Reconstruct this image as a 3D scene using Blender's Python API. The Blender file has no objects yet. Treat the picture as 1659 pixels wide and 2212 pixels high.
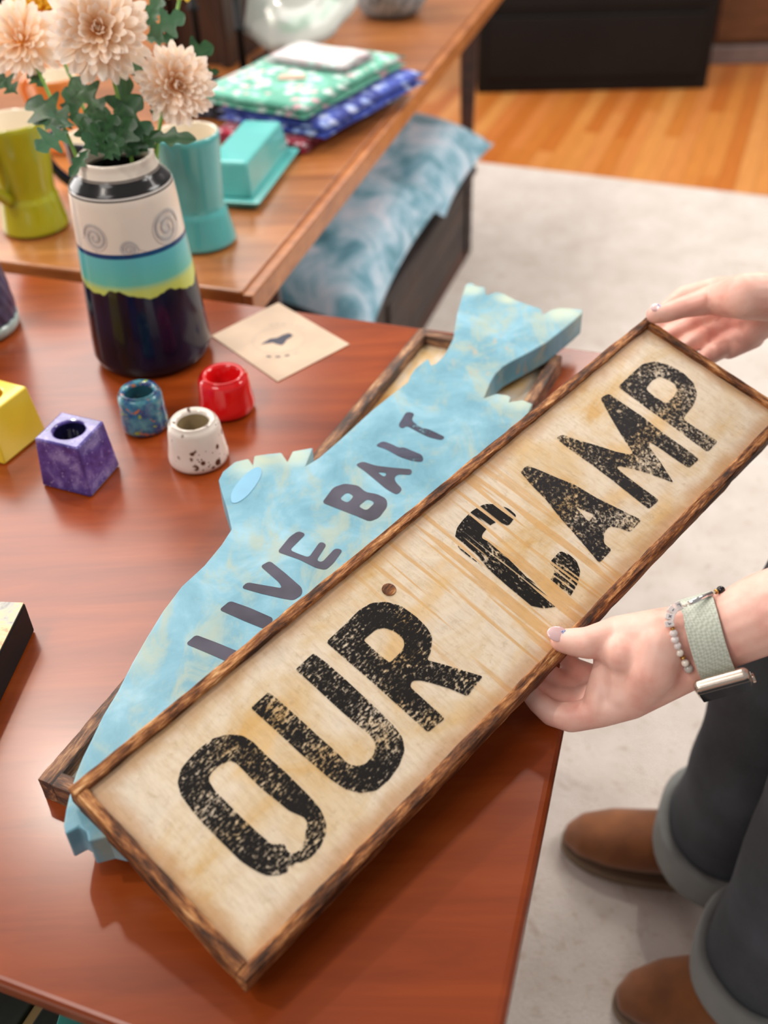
import bpy, bmesh, math, random
from math import sin, cos, pi, radians, sqrt, atan2
from mathutils import Vector as V, Matrix, noise as mnoise
from mathutils.geometry import tessellate_polygon
rnd = random.Random(11)
scn = bpy.context.scene
COL = scn.collection

# ------------------------------------------------------------------ camera
FPX, PITCH, ROLL, TZ = 2200.0, radians(39.5), radians(2.3), 0.74
CAM = V((0, 0, TZ + 0.65))
fw = V((0, cos(PITCH), -sin(PITCH))); r0 = V((1, 0, 0)); u0 = V((0, sin(PITCH), cos(PITCH)))
rt = cos(ROLL) * r0 - sin(ROLL) * u0
up = sin(ROLL) * r0 + cos(ROLL) * u0
cam = bpy.data.cameras.new('camera'); cam_ob = bpy.data.objects.new('camera', cam); COL.objects.link(cam_ob)
cam.sensor_fit = 'VERTICAL'; cam.sensor_height = 36; cam.sensor_width = 27
cam.lens = 36 * FPX / 2212; cam.clip_start = 0.02; cam.clip_end = 60
M4 = Matrix((rt, up, -fw)).transposed().to_4x4(); M4.translation = CAM
cam_ob.matrix_world = M4
cam.dof.use_dof = True; cam.dof.focus_distance = 0.84; cam.dof.aperture_fstop = 3.8
scn.camera = cam_ob

def ray(u, v): return ((u - 829.5) / FPX) * rt - ((v - 1106) / FPX) * up + fw
def onz(u, v, z):
    d = ray(u, v); return CAM + d * ((z - CAM.z) / d.z)
def dep(u, v, d): return CAM + ray(u, v) * d
def depth_of(p): return (V(p) - CAM).dot(fw)
def zat(x, y, v):
    q = V((x, y, 0)) - CAM; k = 1106 - v
    return -(FPX * q.dot(up) - k * q.dot(fw)) / (FPX * up.z - k * fw.z)

# ------------------------------------------------------------------ world, lights, exposure
w = bpy.data.worlds.new('world'); scn.world = w; w.use_nodes = True
w.node_tree.nodes['Background'].inputs[0].default_value = (1.0, 0.96, 0.92, 1)
w.node_tree.nodes['Background'].inputs[1].default_value = 0.27
def area(name, loc, tgt, sx, sy, power, col=(1, .95, .88), shape='RECTANGLE'):
    l = bpy.data.lights.new(name, 'AREA'); l.shape = shape; l.size = sx; l.size_y = sy; l.energy = power; l.color = col
    o = bpy.data.objects.new(name, l); COL.objects.link(o); o.location = loc
    o.rotation_euler = (V(tgt) - V(loc)).to_track_quat('-Z', 'Y').to_euler(); return o
area('window_light', (-3.4, 3.0, 1.75), (-.1, 1.0, .75), 2.2, 1.6, 62, (1, .97, .94))
area('overhead_area', (-1.7, 3.9, 2.9), (-1.7, 3.6, 0), 2.4, 3.4, 125, (1, .96, .91))
area('overhead_area', (2.3, 1.5, 2.6), (.4, 1.0, .4), 1.1, 1.1, 42, (1, .96, .91))
area('overhead_area', (1.5, 4.2, 2.9), (1.1, 3.2, 0), 1.4, 1.4, 40, (1, .96, .91))  # added fill to brighten the far rug and plank floor, no known fixture
area('overhead_area', (-1.5, -.6, 2.9), (-.3, 1.0, .8), 1.2, 1.2, 24, (1, .95, .9))  # added frontal fill from behind the camera for the blooms and holder fronts
for i, (x, y) in enumerate([(-1.0, 1.9), (0.9, 2.3), (-1.2, .4), (1.6, 3.8)]):
    area('ceiling_spot', (x, y, 2.75), (x * .5, 1.2, .7), .11, .11, 11, (1, .9, .78), 'DISK')
scn.view_settings.view_transform = 'Standard'; scn.view_settings.look = 'None'
scn.view_settings.gamma = 1; scn.view_settings.use_curve_mapping = False
scn.view_settings.exposure = 0.16

# ------------------------------------------------------------------ material helpers
class NT:
    def __init__(s, name):
        s.m = bpy.data.materials.new(name); s.m.use_nodes = True; s.t = s.m.node_tree
        s.b = s.t.nodes['Principled BSDF']; s.out = s.t.nodes['Material Output']
    def n(s, typ, **kw):
        x = s.t.nodes.new(typ)
        for k, v in kw.items(): setattr(x, k, v)
        return x
    def put(s, sock, val):
        if isinstance(val, bpy.types.NodeSocket): s.t.links.new(val, sock)
        elif isinstance(val, (tuple, list)) and len(val) == 3 and sock.type == 'RGBA': sock.default_value = (*val, 1)
        else: sock.default_value = val
    def coord(s, scale=(1, 1, 1), rot=(0, 0, 0), loc=(0, 0, 0), kind='Object'):
        c = s.n('ShaderNodeTexCoord'); mp = s.n('ShaderNodeMapping')
        s.put(mp.inputs['Scale'], scale); s.put(mp.inputs['Rotation'], rot); s.put(mp.inputs['Location'], loc)
        s.t.links.new(c.outputs[kind], mp.inputs['Vector']); return mp.outputs[0]
    def noise(s, vec, scale=5, detail=4, rough=.55, dist=0.0):
        x = s.n('ShaderNodeTexNoise'); s.put(x.inputs['Vector'], vec)
        x.inputs['Scale'].default_value = scale; x.inputs['Detail'].default_value = detail
        x.inputs['Roughness'].default_value = rough; x.inputs['Distortion'].default_value = dist
        return x.outputs[0]
    def voro(s, vec, scale=5, feature='F1', out=0):
        x = s.n('ShaderNodeTexVoronoi', feature=feature); s.put(x.inputs['Vector'], vec); x.inputs['Scale'].default_value = scale
        return x.outputs[out]
    def wave(s, vec, scale=5, dist=2, detail=2, dscale=1, axis='X'):
        x = s.n('ShaderNodeTexWave', bands_direction=axis); s.put(x.inputs['Vector'], vec)
        x.inputs['Scale'].default_value = scale; x.inputs['Distortion'].default_value = dist
        x.inputs['Detail'].default_value = detail; x.inputs['Detail Scale'].default_value = dscale
        return x.outputs[1]
    def ramp(s, fac, stops, interp='LINEAR'):
        x = s.n('ShaderNodeValToRGB'); e = x.color_ramp; e.interpolation = interp
        while len(e.elements) < len(stops): e.elements.new(.5)
        for el, (p, c) in zip(e.elements, stops):
            el.position = p; el.color = (*c, 1) if len(c) == 3 else c
        s.put(x.inputs[0], fac); return x.outputs[0]
    def mix(s, fac, a, b, mode='MIX'):
        x = s.n('ShaderNodeMix', data_type='RGBA', blend_type=mode)
        s.put(x.inputs[0], fac); s.put(x.inputs[6], a); s.put(x.inputs[7], b); return x.outputs[2]
    def math(s, op, a, b=0.0, c=0.0, clamp=False):
        x = s.n('ShaderNodeMath', operation=op, use_clamp=clamp)
        s.put(x.inputs[0], a); s.put(x.inputs[1], b); s.put(x.inputs[2], c); return x.outputs[0]
    def sep(s, vec):
        x = s.n('ShaderNodeSeparateXYZ'); s.put(x.inputs[0], vec); return x.outputs
    def step(s, x, a, b):
        m = s.n('ShaderNodeMapRange', interpolation_type='SMOOTHSTEP'); s.put(m.inputs[0], x)
        m.inputs[1].default_value = a; m.inputs[2].default_value = b; return m.outputs[0]
    def bump(s, h, strength=.3, dist=.002):
        x = s.n('ShaderNodeBump'); s.put(x.inputs['Height'], h); x.inputs['Strength'].default_value = strength
        x.inputs['Distance'].default_value = dist; s.t.links.new(x.outputs[0], s.b.inputs['Normal'])
    def set(s, **kw):
        names = dict(col='Base Color', rough='Roughness', metal='Metallic', coat='Coat Weight', coatr='Coat Roughness',
                     spec='Specular IOR Level', sss='Subsurface Weight', sheen='Sheen Weight', ior='IOR', alpha='Alpha')
        for k, v in kw.items(): s.put(s.b.inputs[names[k]], v)
        return s
def plain(name, col, rough=.5, **kw):
    t = NT(name); n = t.noise(t.coord(), 14, 3)
    c2 = tuple(min(1, x * 1.12) for x in col); c1 = tuple(x * .88 for x in col)
    t.set(col=t.ramp(n, [(.3, c1), (.7, c2)]), rough=rough, **kw); return t.m
def srgb(r, g, b):
    f = lambda c: (c / 255) / 12.92 if c <= 10 else ((c / 255 + .055) / 1.055) ** 2.4
    return (f(r), f(g), f(b))
def wood(name, c1, c2, c3, rot=0, rough=.35, coat=0.0, sx=1.2, sy=16, bump=.05, scale=3):
    t = NT(name); v = t.coord((sx, sy, sy), (0, 0, rot))
    n1 = t.noise(v, scale, 6, .6, .6); n2 = t.noise(t.coord((sx * .5, sy * .35, sy), (0, 0, rot)), scale * .5, 3, .5, 1.2)
    f = t.mix(.5, n1, n2)
    t.set(col=t.ramp(f, [(.34, c1), (.5, c2), (.68, c3)]), rough=rough, coat=coat, coatr=.18)
    t.set(spec=.45); t.bump(n1, bump, .001); return t.m

# ------------------------------------------------------------------ mesh helpers
class MB:
    def __init__(s): s.v = []; s.f = []
    def add(s, vs, fs):
        o = len(s.v); s.v += [tuple(x) for x in vs]; s.f += [tuple(i + o for i in f) for f in fs]; return s
    def box(s, x0, x1, y0, y1, z0, z1, M=None):
        vs = [V((x, y, z)) for z in (z0, z1) for y in (y0, y1) for x in (x0, x1)]
        if M: vs = [M @ q for q in vs]
        return s.add(vs, [(0, 2, 3, 1), (4, 5, 7, 6), (0, 1, 5, 4), (2, 6, 7, 3), (0, 4, 6, 2), (1, 3, 7, 5)])
    def frustum(s, a, b):   # two quads bottom->top
        return s.add(list(a) + list(b), [(3, 2, 1, 0), (4, 5, 6, 7)] + [(i, (i + 1) % 4, 4 + (i + 1) % 4, 4 + i) for i in range(4)])
    def prism(s, poly, z0, z1, M=None, holes=()):
        loops = [[V((p[0], p[1], 0)) for p in poly]] + [[V((p[0], p[1], 0)) for p in h] for h in holes]
        tri = tessellate_polygon(loops); flat = [p for l in loops for p in l]; n = len(flat)
        vs = [V((p.x, p.y, z0)) for p in flat] + [V((p.x, p.y, z1)) for p in flat]
        if M: vs = [M @ q for q in vs]
        fs = [(a + n, b + n, c + n) for a, b, c in tri] + [(c, b, a) for a, b, c in tri]
        o = 0
        for l in loops:
            k = len(l)
            for i in range(k): j = (i + 1) % k; fs.append((o + i, o + j, o + j + n, o + i + n))
            o += k
        return s.add(vs, fs)
    def flat(s, poly, z, M=None, holes=()):
        loops = [[V((p[0], p[1], 0)) for p in poly]] + [[V((p[0], p[1], 0)) for p in h] for h in holes]
        tri = tessellate_polygon(loops); fl = [V((p.x, p.y, z)) for l in loops for p in l]
        if M: fl = [M @ q for q in fl]
        fs = []
        for a, b, c in tri:
            nz = (fl[b] - fl[a]).cross(fl[c] - fl[a]).z
            fs.append((a, b, c) if nz >= 0 else (c, b, a))
        return s.add(fl, fs)
    def lathe(s, prof, n=48, M=None, cap=True):
        vs = []; fs = []
        for r, z in prof:
            for i in range(n): vs.append(V((r * cos(2 * pi * i / n), r * sin(2 * pi * i / n), z)))
        for k in range(len(prof) - 1):
            for i in range(n): j = (i + 1) % n; fs.append((k * n + i, k * n + j, (k + 1) * n + j, (k + 1) * n + i))
        if cap and prof[0][0] > 1e-5: fs.append(tuple(range(n - 1, -1, -1)))
        if cap and prof[-1][0] > 1e-5: fs.append(tuple((len(prof) - 1) * n + i for i in range(n)))
        if M: vs = [M @ q for q in vs]
        return s.add(vs, fs)
    def tube(s, pts, rad, n=10, caps=True, flat=1.0, upv=V((0, 0, 1))):
        pts = [V(p) for p in pts]; k = len(pts)
        if not isinstance(rad, (list, tuple)): rad = [rad] * k
        vs = []; fs = []; prev = None
        for i, p in enumerate(pts):
            t = (pts[min(i + 1, k - 1)] - pts[max(i - 1, 0)]).normalized()
            a = t.cross(upv) if prev is None else prev - t * prev.dot(t)
            if a.length < 1e-4: a = t.orthogonal()
            a.normalize(); prev = a; b = t.cross(a)
            for j in range(n):
                th = 2 * pi * j / n; vs.append(p + (a * cos(th) + b * sin(th) * flat) * rad[i])
        for i in range(k - 1):
            for j in range(n): j2 = (j + 1) % n; fs.append((i * n + j, i * n + j2, (i + 1) * n + j2, (i + 1) * n + j))
        if caps: fs.append(tuple(range(n - 1, -1, -1))); fs.append(tuple((k - 1) * n + j for j in range(n)))
        return s.add(vs, fs)
    def capsule(s, a, b, ra, rb, n=16):
        a = V(a); b = V(b); d = b - a
        if d.length < 1e-5: d = V((0, 0, 1e-4)); b = a + d
        t = d.normalized(); pts = []; rr = []
        for k in range(0, 6):
            th = pi / 2 * k / 6; pts.append(a - t * ra * cos(th)); rr.append(max(ra * sin(th), ra * .05))
        pts.append(a); rr.append(ra); pts.append(b); rr.append(rb)
        for k in range(5, -1, -1):
            th = pi / 2 * k / 6; pts.append(b + t * rb * cos(th)); rr.append(max(rb * sin(th), rb * .05))
        return s.tube(pts, rr, n)
    def ell(s, c, rx, ry, rz, M3=None, n=16, m=10):
        vs = []; fs = []
        c = V(c)
        for i in range(m + 1):
            th = pi * i / m
            for j in range(n):
                ph = 2 * pi * j / n; q = V((rx * sin(th) * cos(ph), ry * sin(th) * sin(ph), rz * cos(th)))
                if M3: q = M3 @ q
                vs.append(c + q)
        for i in range(m):
            for j in range(n): j2 = (j + 1) % n; fs.append((i * n + j, (i + 1) * n + j, (i + 1) * n + j2, i * n + j2))
        return s.add(vs, fs)
    def mesh(s, name, smooth=False):
        me = bpy.data.meshes.new(name); me.from_pydata(s.v, [], s.f); me.validate()
        bm = bmesh.new(); bm.from_mesh(me); bmesh.ops.remove_doubles(bm, verts=bm.verts, dist=1e-6)
        bmesh.ops.recalc_face_normals(bm, faces=bm.faces) if s.recalc else None
        bm.to_mesh(me); bm.free()
        if smooth: me.polygons.foreach_set('use_smooth', [True] * len(me.polygons))
        return me
    recalc = True
    def build(s, name, mat, parent=None, smooth=False, bevel=0, loc=None, seg=2, auto=None):
        me = s.mesh(name, smooth); me.materials.append(mat)
        o = bpy.data.objects.new(name, me); COL.objects.link(o); o.parent = parent
        if loc is not None: o.location = loc
        if bevel:
            b = o.modifiers.new('bevel', 'BEVEL'); b.width = bevel; b.segments = seg; b.limit_method = 'ANGLE'; b.angle_limit = radians(35)
            b.harden_normals = False
        return o
def sharp(o, ang=40):
    o.data.set_sharp_from_angle(angle=radians(ang)); return o
def tag(o, label, cat, group=None, kind=None):
    if label: o['label'] = label
    if cat: o['category'] = cat
    if group: o['group'] = group
    if kind: o['kind'] = kind
    return o
def thing(name, label, cat, loc=(0, 0, 0), group=None, M=None):
    o = bpy.data.objects.new(name, None); COL.objects.link(o); o.empty_display_size = .02
    if M is not None: o.matrix_world = M
    else: o.location = loc
    return tag(o, label, cat, group)
def struct(o): o['kind'] = 'structure'; return o
def frame(origin, x, y, z):
    m = Matrix((x, y, z)).transposed().to_4x4(); m.translation = origin; return m
def remesh(o, vox, sm=8, fac=.5):
    r = o.modifiers.new('remesh', 'REMESH'); r.mode = 'VOXEL'; r.voxel_size = vox; r.use_smooth_shade = True
    s = o.modifiers.new('smooth', 'SMOOTH'); s.factor = fac; s.iterations = sm
def soften(poly, cut, it=1):
    for _ in range(it):
        out = []; n = len(poly)
        for i in range(n):
            p = V(poly[i][:2]); a = V(poly[i - 1][:2]); b = V(poly[(i + 1) % n][:2])
            for q in (a, b):
                d = q - p; l = d.length; out.append(tuple(p + d * (min(.25 * l, cut) / max(l, 1e-9))))
        poly = out; cut *= .55
    return poly

# ================================================================== THE SETTING
# directions on the floor: tables run along AX (away from camera) and AW (to the right)
AX = V((.310, .951, 0)).normalized(); AW = V((.943, -.333, 0)).normalized()

t = NT('floor_base'); t.set(col=t.ramp(t.noise(t.coord(), 2), [(.3, srgb(150, 88, 40)), (.7, srgb(180, 110, 55))]), rough=.45); FLOORB = t.m
floor = MB().box(-4, 5, -2.5, 8.2, -.06, -.012).build('floor', FLOORB); struct(floor)
t = NT('oak_plank'); oi = t.n('ShaderNodeObjectInfo')
n1 = t.noise(t.coord((2, 22, 22)), 3, 5, .6, .5)
c = t.ramp(oi.outputs['Random'], [(0, srgb(196, 108, 40)), (.35, srgb(218, 140, 64)), (.7, srgb(232, 164, 92)), (1, srgb(204, 100, 36))])
t.set(col=t.mix(t.math('MULTIPLY', n1, .55), c, srgb(150, 72, 26)), rough=.32, coat=.25, coatr=.2); OAK = t.m
PD = V((.375, .927, 0)).normalized(); PE = V((.927, -.375, 0)).normalized()
PWD = .060; meshes = {}
org = V((.388, 3.649, 0))
for i in range(-20, 44):
    s = -1.35 + rnd.random() * .9
    while s < 3.2:
        L = rnd.choice([.7, .9, 1.1, 1.3]); key = L
        if key not in meshes:
            mb = MB().box(0, L - .0015, .0007, PWD - .0007, -.012, 0); meshes[key] = mb.mesh('plank'); meshes[key].materials.append(OAK)
        p = org + PE * (i * PWD) + PD * s
        mid = p + PD * (L / 2)
        if mid.y > 2.6:
            o = bpy.data.objects.new('plank', meshes[key]); COL.objects.link(o); o.parent = floor
            o.matrix_local = frame(p, PD, -PE, V((0, 0, 1)))
        s += L
# back wall and side wall, beyond the floor (top of picture only grazes it)
t = NT('wall_paint'); t.set(col=t.ramp(t.noise(t.coord(), 3), [(.3, srgb(214, 208, 204)), (.7, srgb(226, 220, 214))]), rough=.8)
struct(MB().box(-4, 5, 8.2, 8.3, -.012, 1.2).build('wall_back', t.m))

# rugs
def rug_mat(name, a, b, c):
    t = NT(name); v = t.coord(); n = t.noise(v, 260, 3, .7); big = t.noise(v, 9, 4, .6); spots = t.noise(v, 45, 4, .65)
    col = t.mix(t.math('MULTIPLY', t.step(spots, .54, .72), .6), t.ramp(big, [(.35, a), (.65, b)]), c)
    t.set(col=t.mix(t.math('MULTIPLY', n, .35), col, c), rough=.95, sheen=.2); t.bump(n, .8, .004); return t.m
RUG = rug_mat('wool_rug', srgb(216, 206, 198), srgb(232, 224, 218), srgb(184, 164, 148))
RX = V((.9147, -.404, 0)).normalized(); RY = V((.404, .9147, 0)).normalized()
rc = onz(1648, 428, 0)
rp = [rc + RX * 1.5, rc - RX * 1.75, rc - RX * 1.75 - RY * 4.3, rc + RX * 1.5 - RY * 4.3]
rug = MB().prism([(p.x, p.y) for p in rp], .0003, .009).build('area_rug', RUG, bevel=.003)
tag(rug, 'large cream wool rug with tan flecks covering the wooden floor', 'rug')

# ================================================================== TABLES
CHERRY = wood('cherry_veneer', srgb(116, 45, 10), srgb(142, 60, 17), srgb(164, 80, 31), radians(19.5), .27, .2, 1.1, 9, .02, 3.2)
CHERRY_EDGE = wood('cherry_edge', srgb(120, 58, 22), srgb(150, 80, 34), srgb(176, 104, 50), radians(19.5), .35, .3, 1, 20)
TEAK = wood('teak_top', srgb(126, 72, 34), srgb(160, 96, 48), srgb(186, 122, 68), radians(-71.9), .3, .35, .9, 13, .02, 3.2)
WALNUT = wood('dark_leg', srgb(50, 24, 14), srgb(78, 38, 22), srgb(96, 50, 30), 0, .4, .2, 8, 8)

def isect(p, d, q, e):
    den = d.x * e.y - d.y * e.x; s = ((q.x - p.x) * e.y - (q.y - p.y) * e.x) / den; return p + d * s
pR1, pR2 = onz(1092, 2212, TZ), onz(1217, 1580, TZ); dR = (pR2 - pR1).normalized()
pF1, pF2 = onz(450, 645, TZ), onz(1290, 758, TZ); dF = (pF2 - pF1).normalized()
pN1, pN2 = onz(0, 2122, TZ), onz(236, 2212, TZ); dN = (pN2 - pN1).normalized()
cFR = isect(pR1, dR, pF1, dF); cNR = isect(pR1, dR, pN1, dN)
cFL = cFR - dF * 1.5; cNL = cNR - dN * 1.5
tab = thing('display_table', 'reddish cherry-stained wooden table holding the signs, candle holders and vase', 'table', ((cFR + cNL) / 2).to_2d().to_3d())
T0 = tab.location.copy(); tab.location = (T0.x, T0.y, .009); off = V((T0.x, T0.y, .009))
loc = lambda p, o=off: V(p) - o
poly = [loc(p) for p in (cNL, cNR, cFR, cFL)]
tt = MB().prism(poly, TZ - .022 - .009, TZ - .009).build('table_top', CHERRY, tab, bevel=.006, seg=3)
ins = lambda p, k: p + (sum((V(q) for q in poly), V()) / 4 - p).normalized() * k
ap = [ins(p, .10) for p in poly]; ap2 = [ins(p, .125) for p in poly]
MB().prism(ap, TZ - .10 - .009, TZ - .0222 - .009, holes=[ap2]).build('apron', CHERRY_EDGE, tab)
for p in [ins(q, .14) for q in poly]:
    MB().lathe([(.016, 0), (.018, .02), (.026, .5), (.027, TZ - .0224 - .009)], 20).build('leg', CHERRY_EDGE, tab, True, loc=(p.x, p.y, 0))

# rear table: its near edge meets the far edge of the display table
e1, e2 = onz(512, 641, TZ), onz(1034, 12, TZ); dE = (e2 - e1).normalized(); nE = V((-dE.y, dE.x, 0))
gL, gR = onz(20, 577, TZ), onz(512, 641, TZ); dG = (gR - gL).normalized()
q0 = isect(e1, dE, gL, dG) + dE * .015
RT = thing('long_table', 'long teak-toned wooden table carrying mugs, butter dish and folded textiles', 'table', (q0.x, q0.y, 0))
offR = V((q0.x, q0.y, 0)); LEN = 2.12; WID = .92
pl = [V((0, 0, 0)), dE * LEN, dE * LEN - dG * WID, -dG * WID]
MB().prism(pl, TZ - .028, TZ).build('table_top', TEAK, RT, bevel=.004)
# raised edge lip along the right side
lip = [dG * .0 + V((0, 0, 0)), dE * LEN, dE * LEN + dG * .016, dG * .016]
MB().prism(lip, TZ - .042, TZ - .004).build('edge_band', wood('teak_edge', srgb(140, 78, 38), srgb(176, 108, 58), srgb(196, 128, 74), radians(-71.9), .35, .2, 1, 20), RT, bevel=.003)
fp = V((.296, 3.10, 0)) - offR
def taper_leg(p):
    a = .012; b = .027
    mb = MB().frustum([V((p.x + sx * a, p.y + sy * a, .0095)) for sx, sy in ((-1, -1), (1, -1), (1, 1), (-1, 1))],
                      [V((p.x + sx * b, p.y + sy * b, TZ - .0282)) for sx, sy in ((-1, -1), (1, -1), (1, 1), (-1, 1))])
    return mb.build('leg', WALNUT, RT, bevel=.003)
taper_leg(fp); taper_leg(fp - dG * .72)
for q in (dE * .30 - dG * .10, dE * .30 - dG * .8): taper_leg(q)

# ================================================================== BENCH UNDER THE REAR TABLE, CUSHIONS
chF = onz(1018, 548, .0); chN = onz(928, 701, .0); dC = (chF - chN).normalized(); nC = V((-dC.y, dC.x, 0))
CW = wood('weathered_dark_wood', srgb(38, 30, 30), srgb(62, 50, 48), srgb(92, 70, 60), 0, .6, 0, 1.5, 14, .3)
CW2 = wood('weathered_red_wood', srgb(50, 30, 24), srgb(84, 48, 36), srgb(112, 72, 54), 0, .6, 0, 1.5, 14, .3)
bench = thing('wooden_chest', 'low dark weathered plank chest under the long table', 'chest', M=frame(chF, -dC, nC, V((0, 0, 1))) )
CL, CD, CH = 1.30, .48, .272
for i, (z0, z1, m) in enumerate(((.0095, .052, CW2), (.055, .125, CW), (.128, .198, CW), (.201, CH - .022, CW))):
    x = 0.0
    for L in ((.62, .68) if i % 2 else (.80, .50)):
        MB().box(x + .001, x + L - .001, 0, .02, z0, z1).build('side_plank', m, bench, bevel=.003)
        MB().box(x + .001, x + L - .001, CD - .02, CD, z0, z1).build('side_plank', m, bench, bevel=.003); x += L
    for x0 in (0.001, CL - .021): MB().box(x0, x0 + .02, .0205, CD - .0205, z0, z1).build('end_plank', m, bench, bevel=.003)
for k in range(4): MB().box(-.01, CL + .01, -.008 + k * .124, .112 + k * .124, CH - .0215, CH).build('lid_plank', CW, bench, bevel=.004)
for x in (.05, .78): MB().box(x, x + .035, -.009, -.0005, .03, CH - .024).build('batten', CW, bench, bevel=.003)

def cushion_mat(name):
    t = NT(name); v = t.coord((1, 1, 1)); n = t.noise(v, 9, 6, .68, .8); n2 = t.noise(v, 5, 3, .5)
    col = t.ramp(n, [(.33, srgb(56, 116, 134)), (.44, srgb(116, 170, 192)), (.53, srgb(172, 206, 226)), (.64, srgb(216, 226, 242))])
    t.set(col=t.mix(t.math('MULTIPLY', n2, .15), col, srgb(70, 132, 150)), rough=.85, sheen=.3); return t.m
CUSH = cushion_mat('tie_dye_velvet'); CUSHB = plain('teal_velvet', srgb(58, 122, 140), .8, sheen=.4)
def cushion(name, label, c, x, y, z, sx, sy, th, sag=None, pinch=.07):
    ob = thing(name, label, 'cushion', M=frame(c, x, y, z), group=None)
    n = 26
    for side, mat, nm in ((1, CUSH, 'front_panel'), (-1, CUSHB, 'back_panel')):
        mb = MB(); vs = []; fs = []
        for i in range(n + 1):
            for j in range(n + 1):
                a = -1 + 2 * i / n; b = -1 + 2 * j / n
                px = a * sx * (1 - pinch * (1 - b * b) * abs(a)); py = b * sy * (1 - pinch * (1 - a * a) * abs(b))
                h = th * ((1 - abs(a) ** 2.6) * (1 - abs(b) ** 2.6)) ** .55
                h *= 1 + .10 * mnoise.noise(V((a * 2.2, b * 2.2, side + c[0] * 5)))
                q = V((px, py, side * h * (1.0 if side > 0 else .45)))
                if sag: q.z -= sag(a, b)
                vs.append(q)
        for i in range(n):
            for j in range(n):
                k = i * (n + 1) + j; f = (k, k + n + 1, k + n + 2, k + 1); fs.append(f if side > 0 else f[::-1])
        mb.recalc = False; mb.add(vs, fs); mb.build(nm, mat, ob, True)
    return ob
ctop = chF + V((0, 0, CH))
cb = chF - dC * .245 + nC * .20 + V((0, 0, CH + .095))
cushion('throw_cushion', 'blue tie-dye cushion with a pointed teal corner at the far end of the chest', cb, -dC, -nC, V((0.0, 0.0, 1)), .26, .255, .095,
        sag=lambda a, b: .03 * max(0, b) ** 2)
xa = (-dC + V((0, 0, -.10))).normalized(); za = (V((0, 0, 1)) + nC * -.20).normalized(); ya = za.cross(xa).normalized(); za = xa.cross(ya)
ca = chF - dC * .775 + nC * .215 + V((0, 0, CH + .125))
cushion('throw_cushion', 'large pale blue tie-dye cushion leaning over the chest beside the table edge', ca, xa, ya, za, .30, .27, .10,
        sag=lambda a, b: .10 * max(0, -b) ** 2 * 0 + .0)

# ================================================================== BACKGROUND FURNITURE
BLK = NT('black_paint'); BLK.set(col=BLK.ramp(BLK.noise(BLK.coord(), 3), [(.3, (.004, .004, .0045)), (.7, (.008, .0075, .008))]), rough=.55, spec=.25); BLK = BLK.m
bl, br = onz(1030, 202, 0), onz(1525, 192, 0); dB = (br - bl).normalized(); nB = V((-dB.y, dB.x, 0))
bc = thing('black_cabinet', 'plain black cabinet standing on the wooden floor beyond the rug', 'cabinet', M=frame(bl, dB, nB, V((0, 0, 1))))
BW = (br - bl).length
MB().box(0, BW, 0, .36, .002, .95).build('body', BLK, bc, bevel=.006)
MB().box(.04, BW - .04, -.012, -.0005, .06, .30).build('drawer_front', BLK, bc, bevel=.004)
MB().box(.04, BW - .04, -.012, -.0005, .33, .62).build('drawer_front', BLK, bc, bevel=.004)
MB().box(.04, BW - .04, -.012, -.0005, .65, .92).build('drawer_front', BLK, bc, bevel=.004)
# brown cabinet with a grey plinth behind it, far right
fl = onz(1520, 150, 0); BRN = wood('brown_cabinet_wood', srgb(92, 60, 38), srgb(112, 72, 46), srgb(128, 88, 58), 0, .5, 0, 2, 8)
bc2 = thing('brown_cabinet', 'brown wooden cabinet on a grey plinth behind the black cabinet', 'cabinet', M=frame(fl + dB * .02 + nB * .06, dB, nB, V((0, 0, 1))))
MB().box(0, 1.5, 0, .5, .001, .075).build('plinth', plain('grey_plinth', srgb(128, 112, 108), .7), bc2, bevel=.004)
MB().box(-.01, 1.51, .03, .5, .0755, 1.1).build('body', BRN, bc2, bevel=.004)
for k in range(2): MB().box(.03 + k * .74, .73 + k * .74, .012, .0295, .10, 1.05).build('door', BRN, bc2, bevel=.003)
# dark bookcase at the far left behind the long table
dk = wood('espresso_wood', srgb(40, 24, 16), srgb(58, 34, 22), srgb(74, 44, 28), 0, .5, 0, 6, 2)
bk = thing('dark_bookcase', 'dark espresso-brown bookcase standing behind the long table', 'bookcase', M=frame(V((-1.45, 3.95, 0)), V((.96, -.28, 0)).normalized(), V((.28, .96, 0)).normalized(), V((0, 0, 1))))
for x in (0, .93): MB().box(x, x + .03, 0, .3, .001, 1.15).build('side_panel', dk, bk, bevel=.003)
MB().box(.0305, .9295, .28, .3, .001, 1.15).build('back_panel', dk, bk)
for z in (.06, .34, .62, .90, 1.115): MB().box(.0305, .9295, 0, .279, z, z + .025).build('shelf', dk, bk, bevel=.002)

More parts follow.
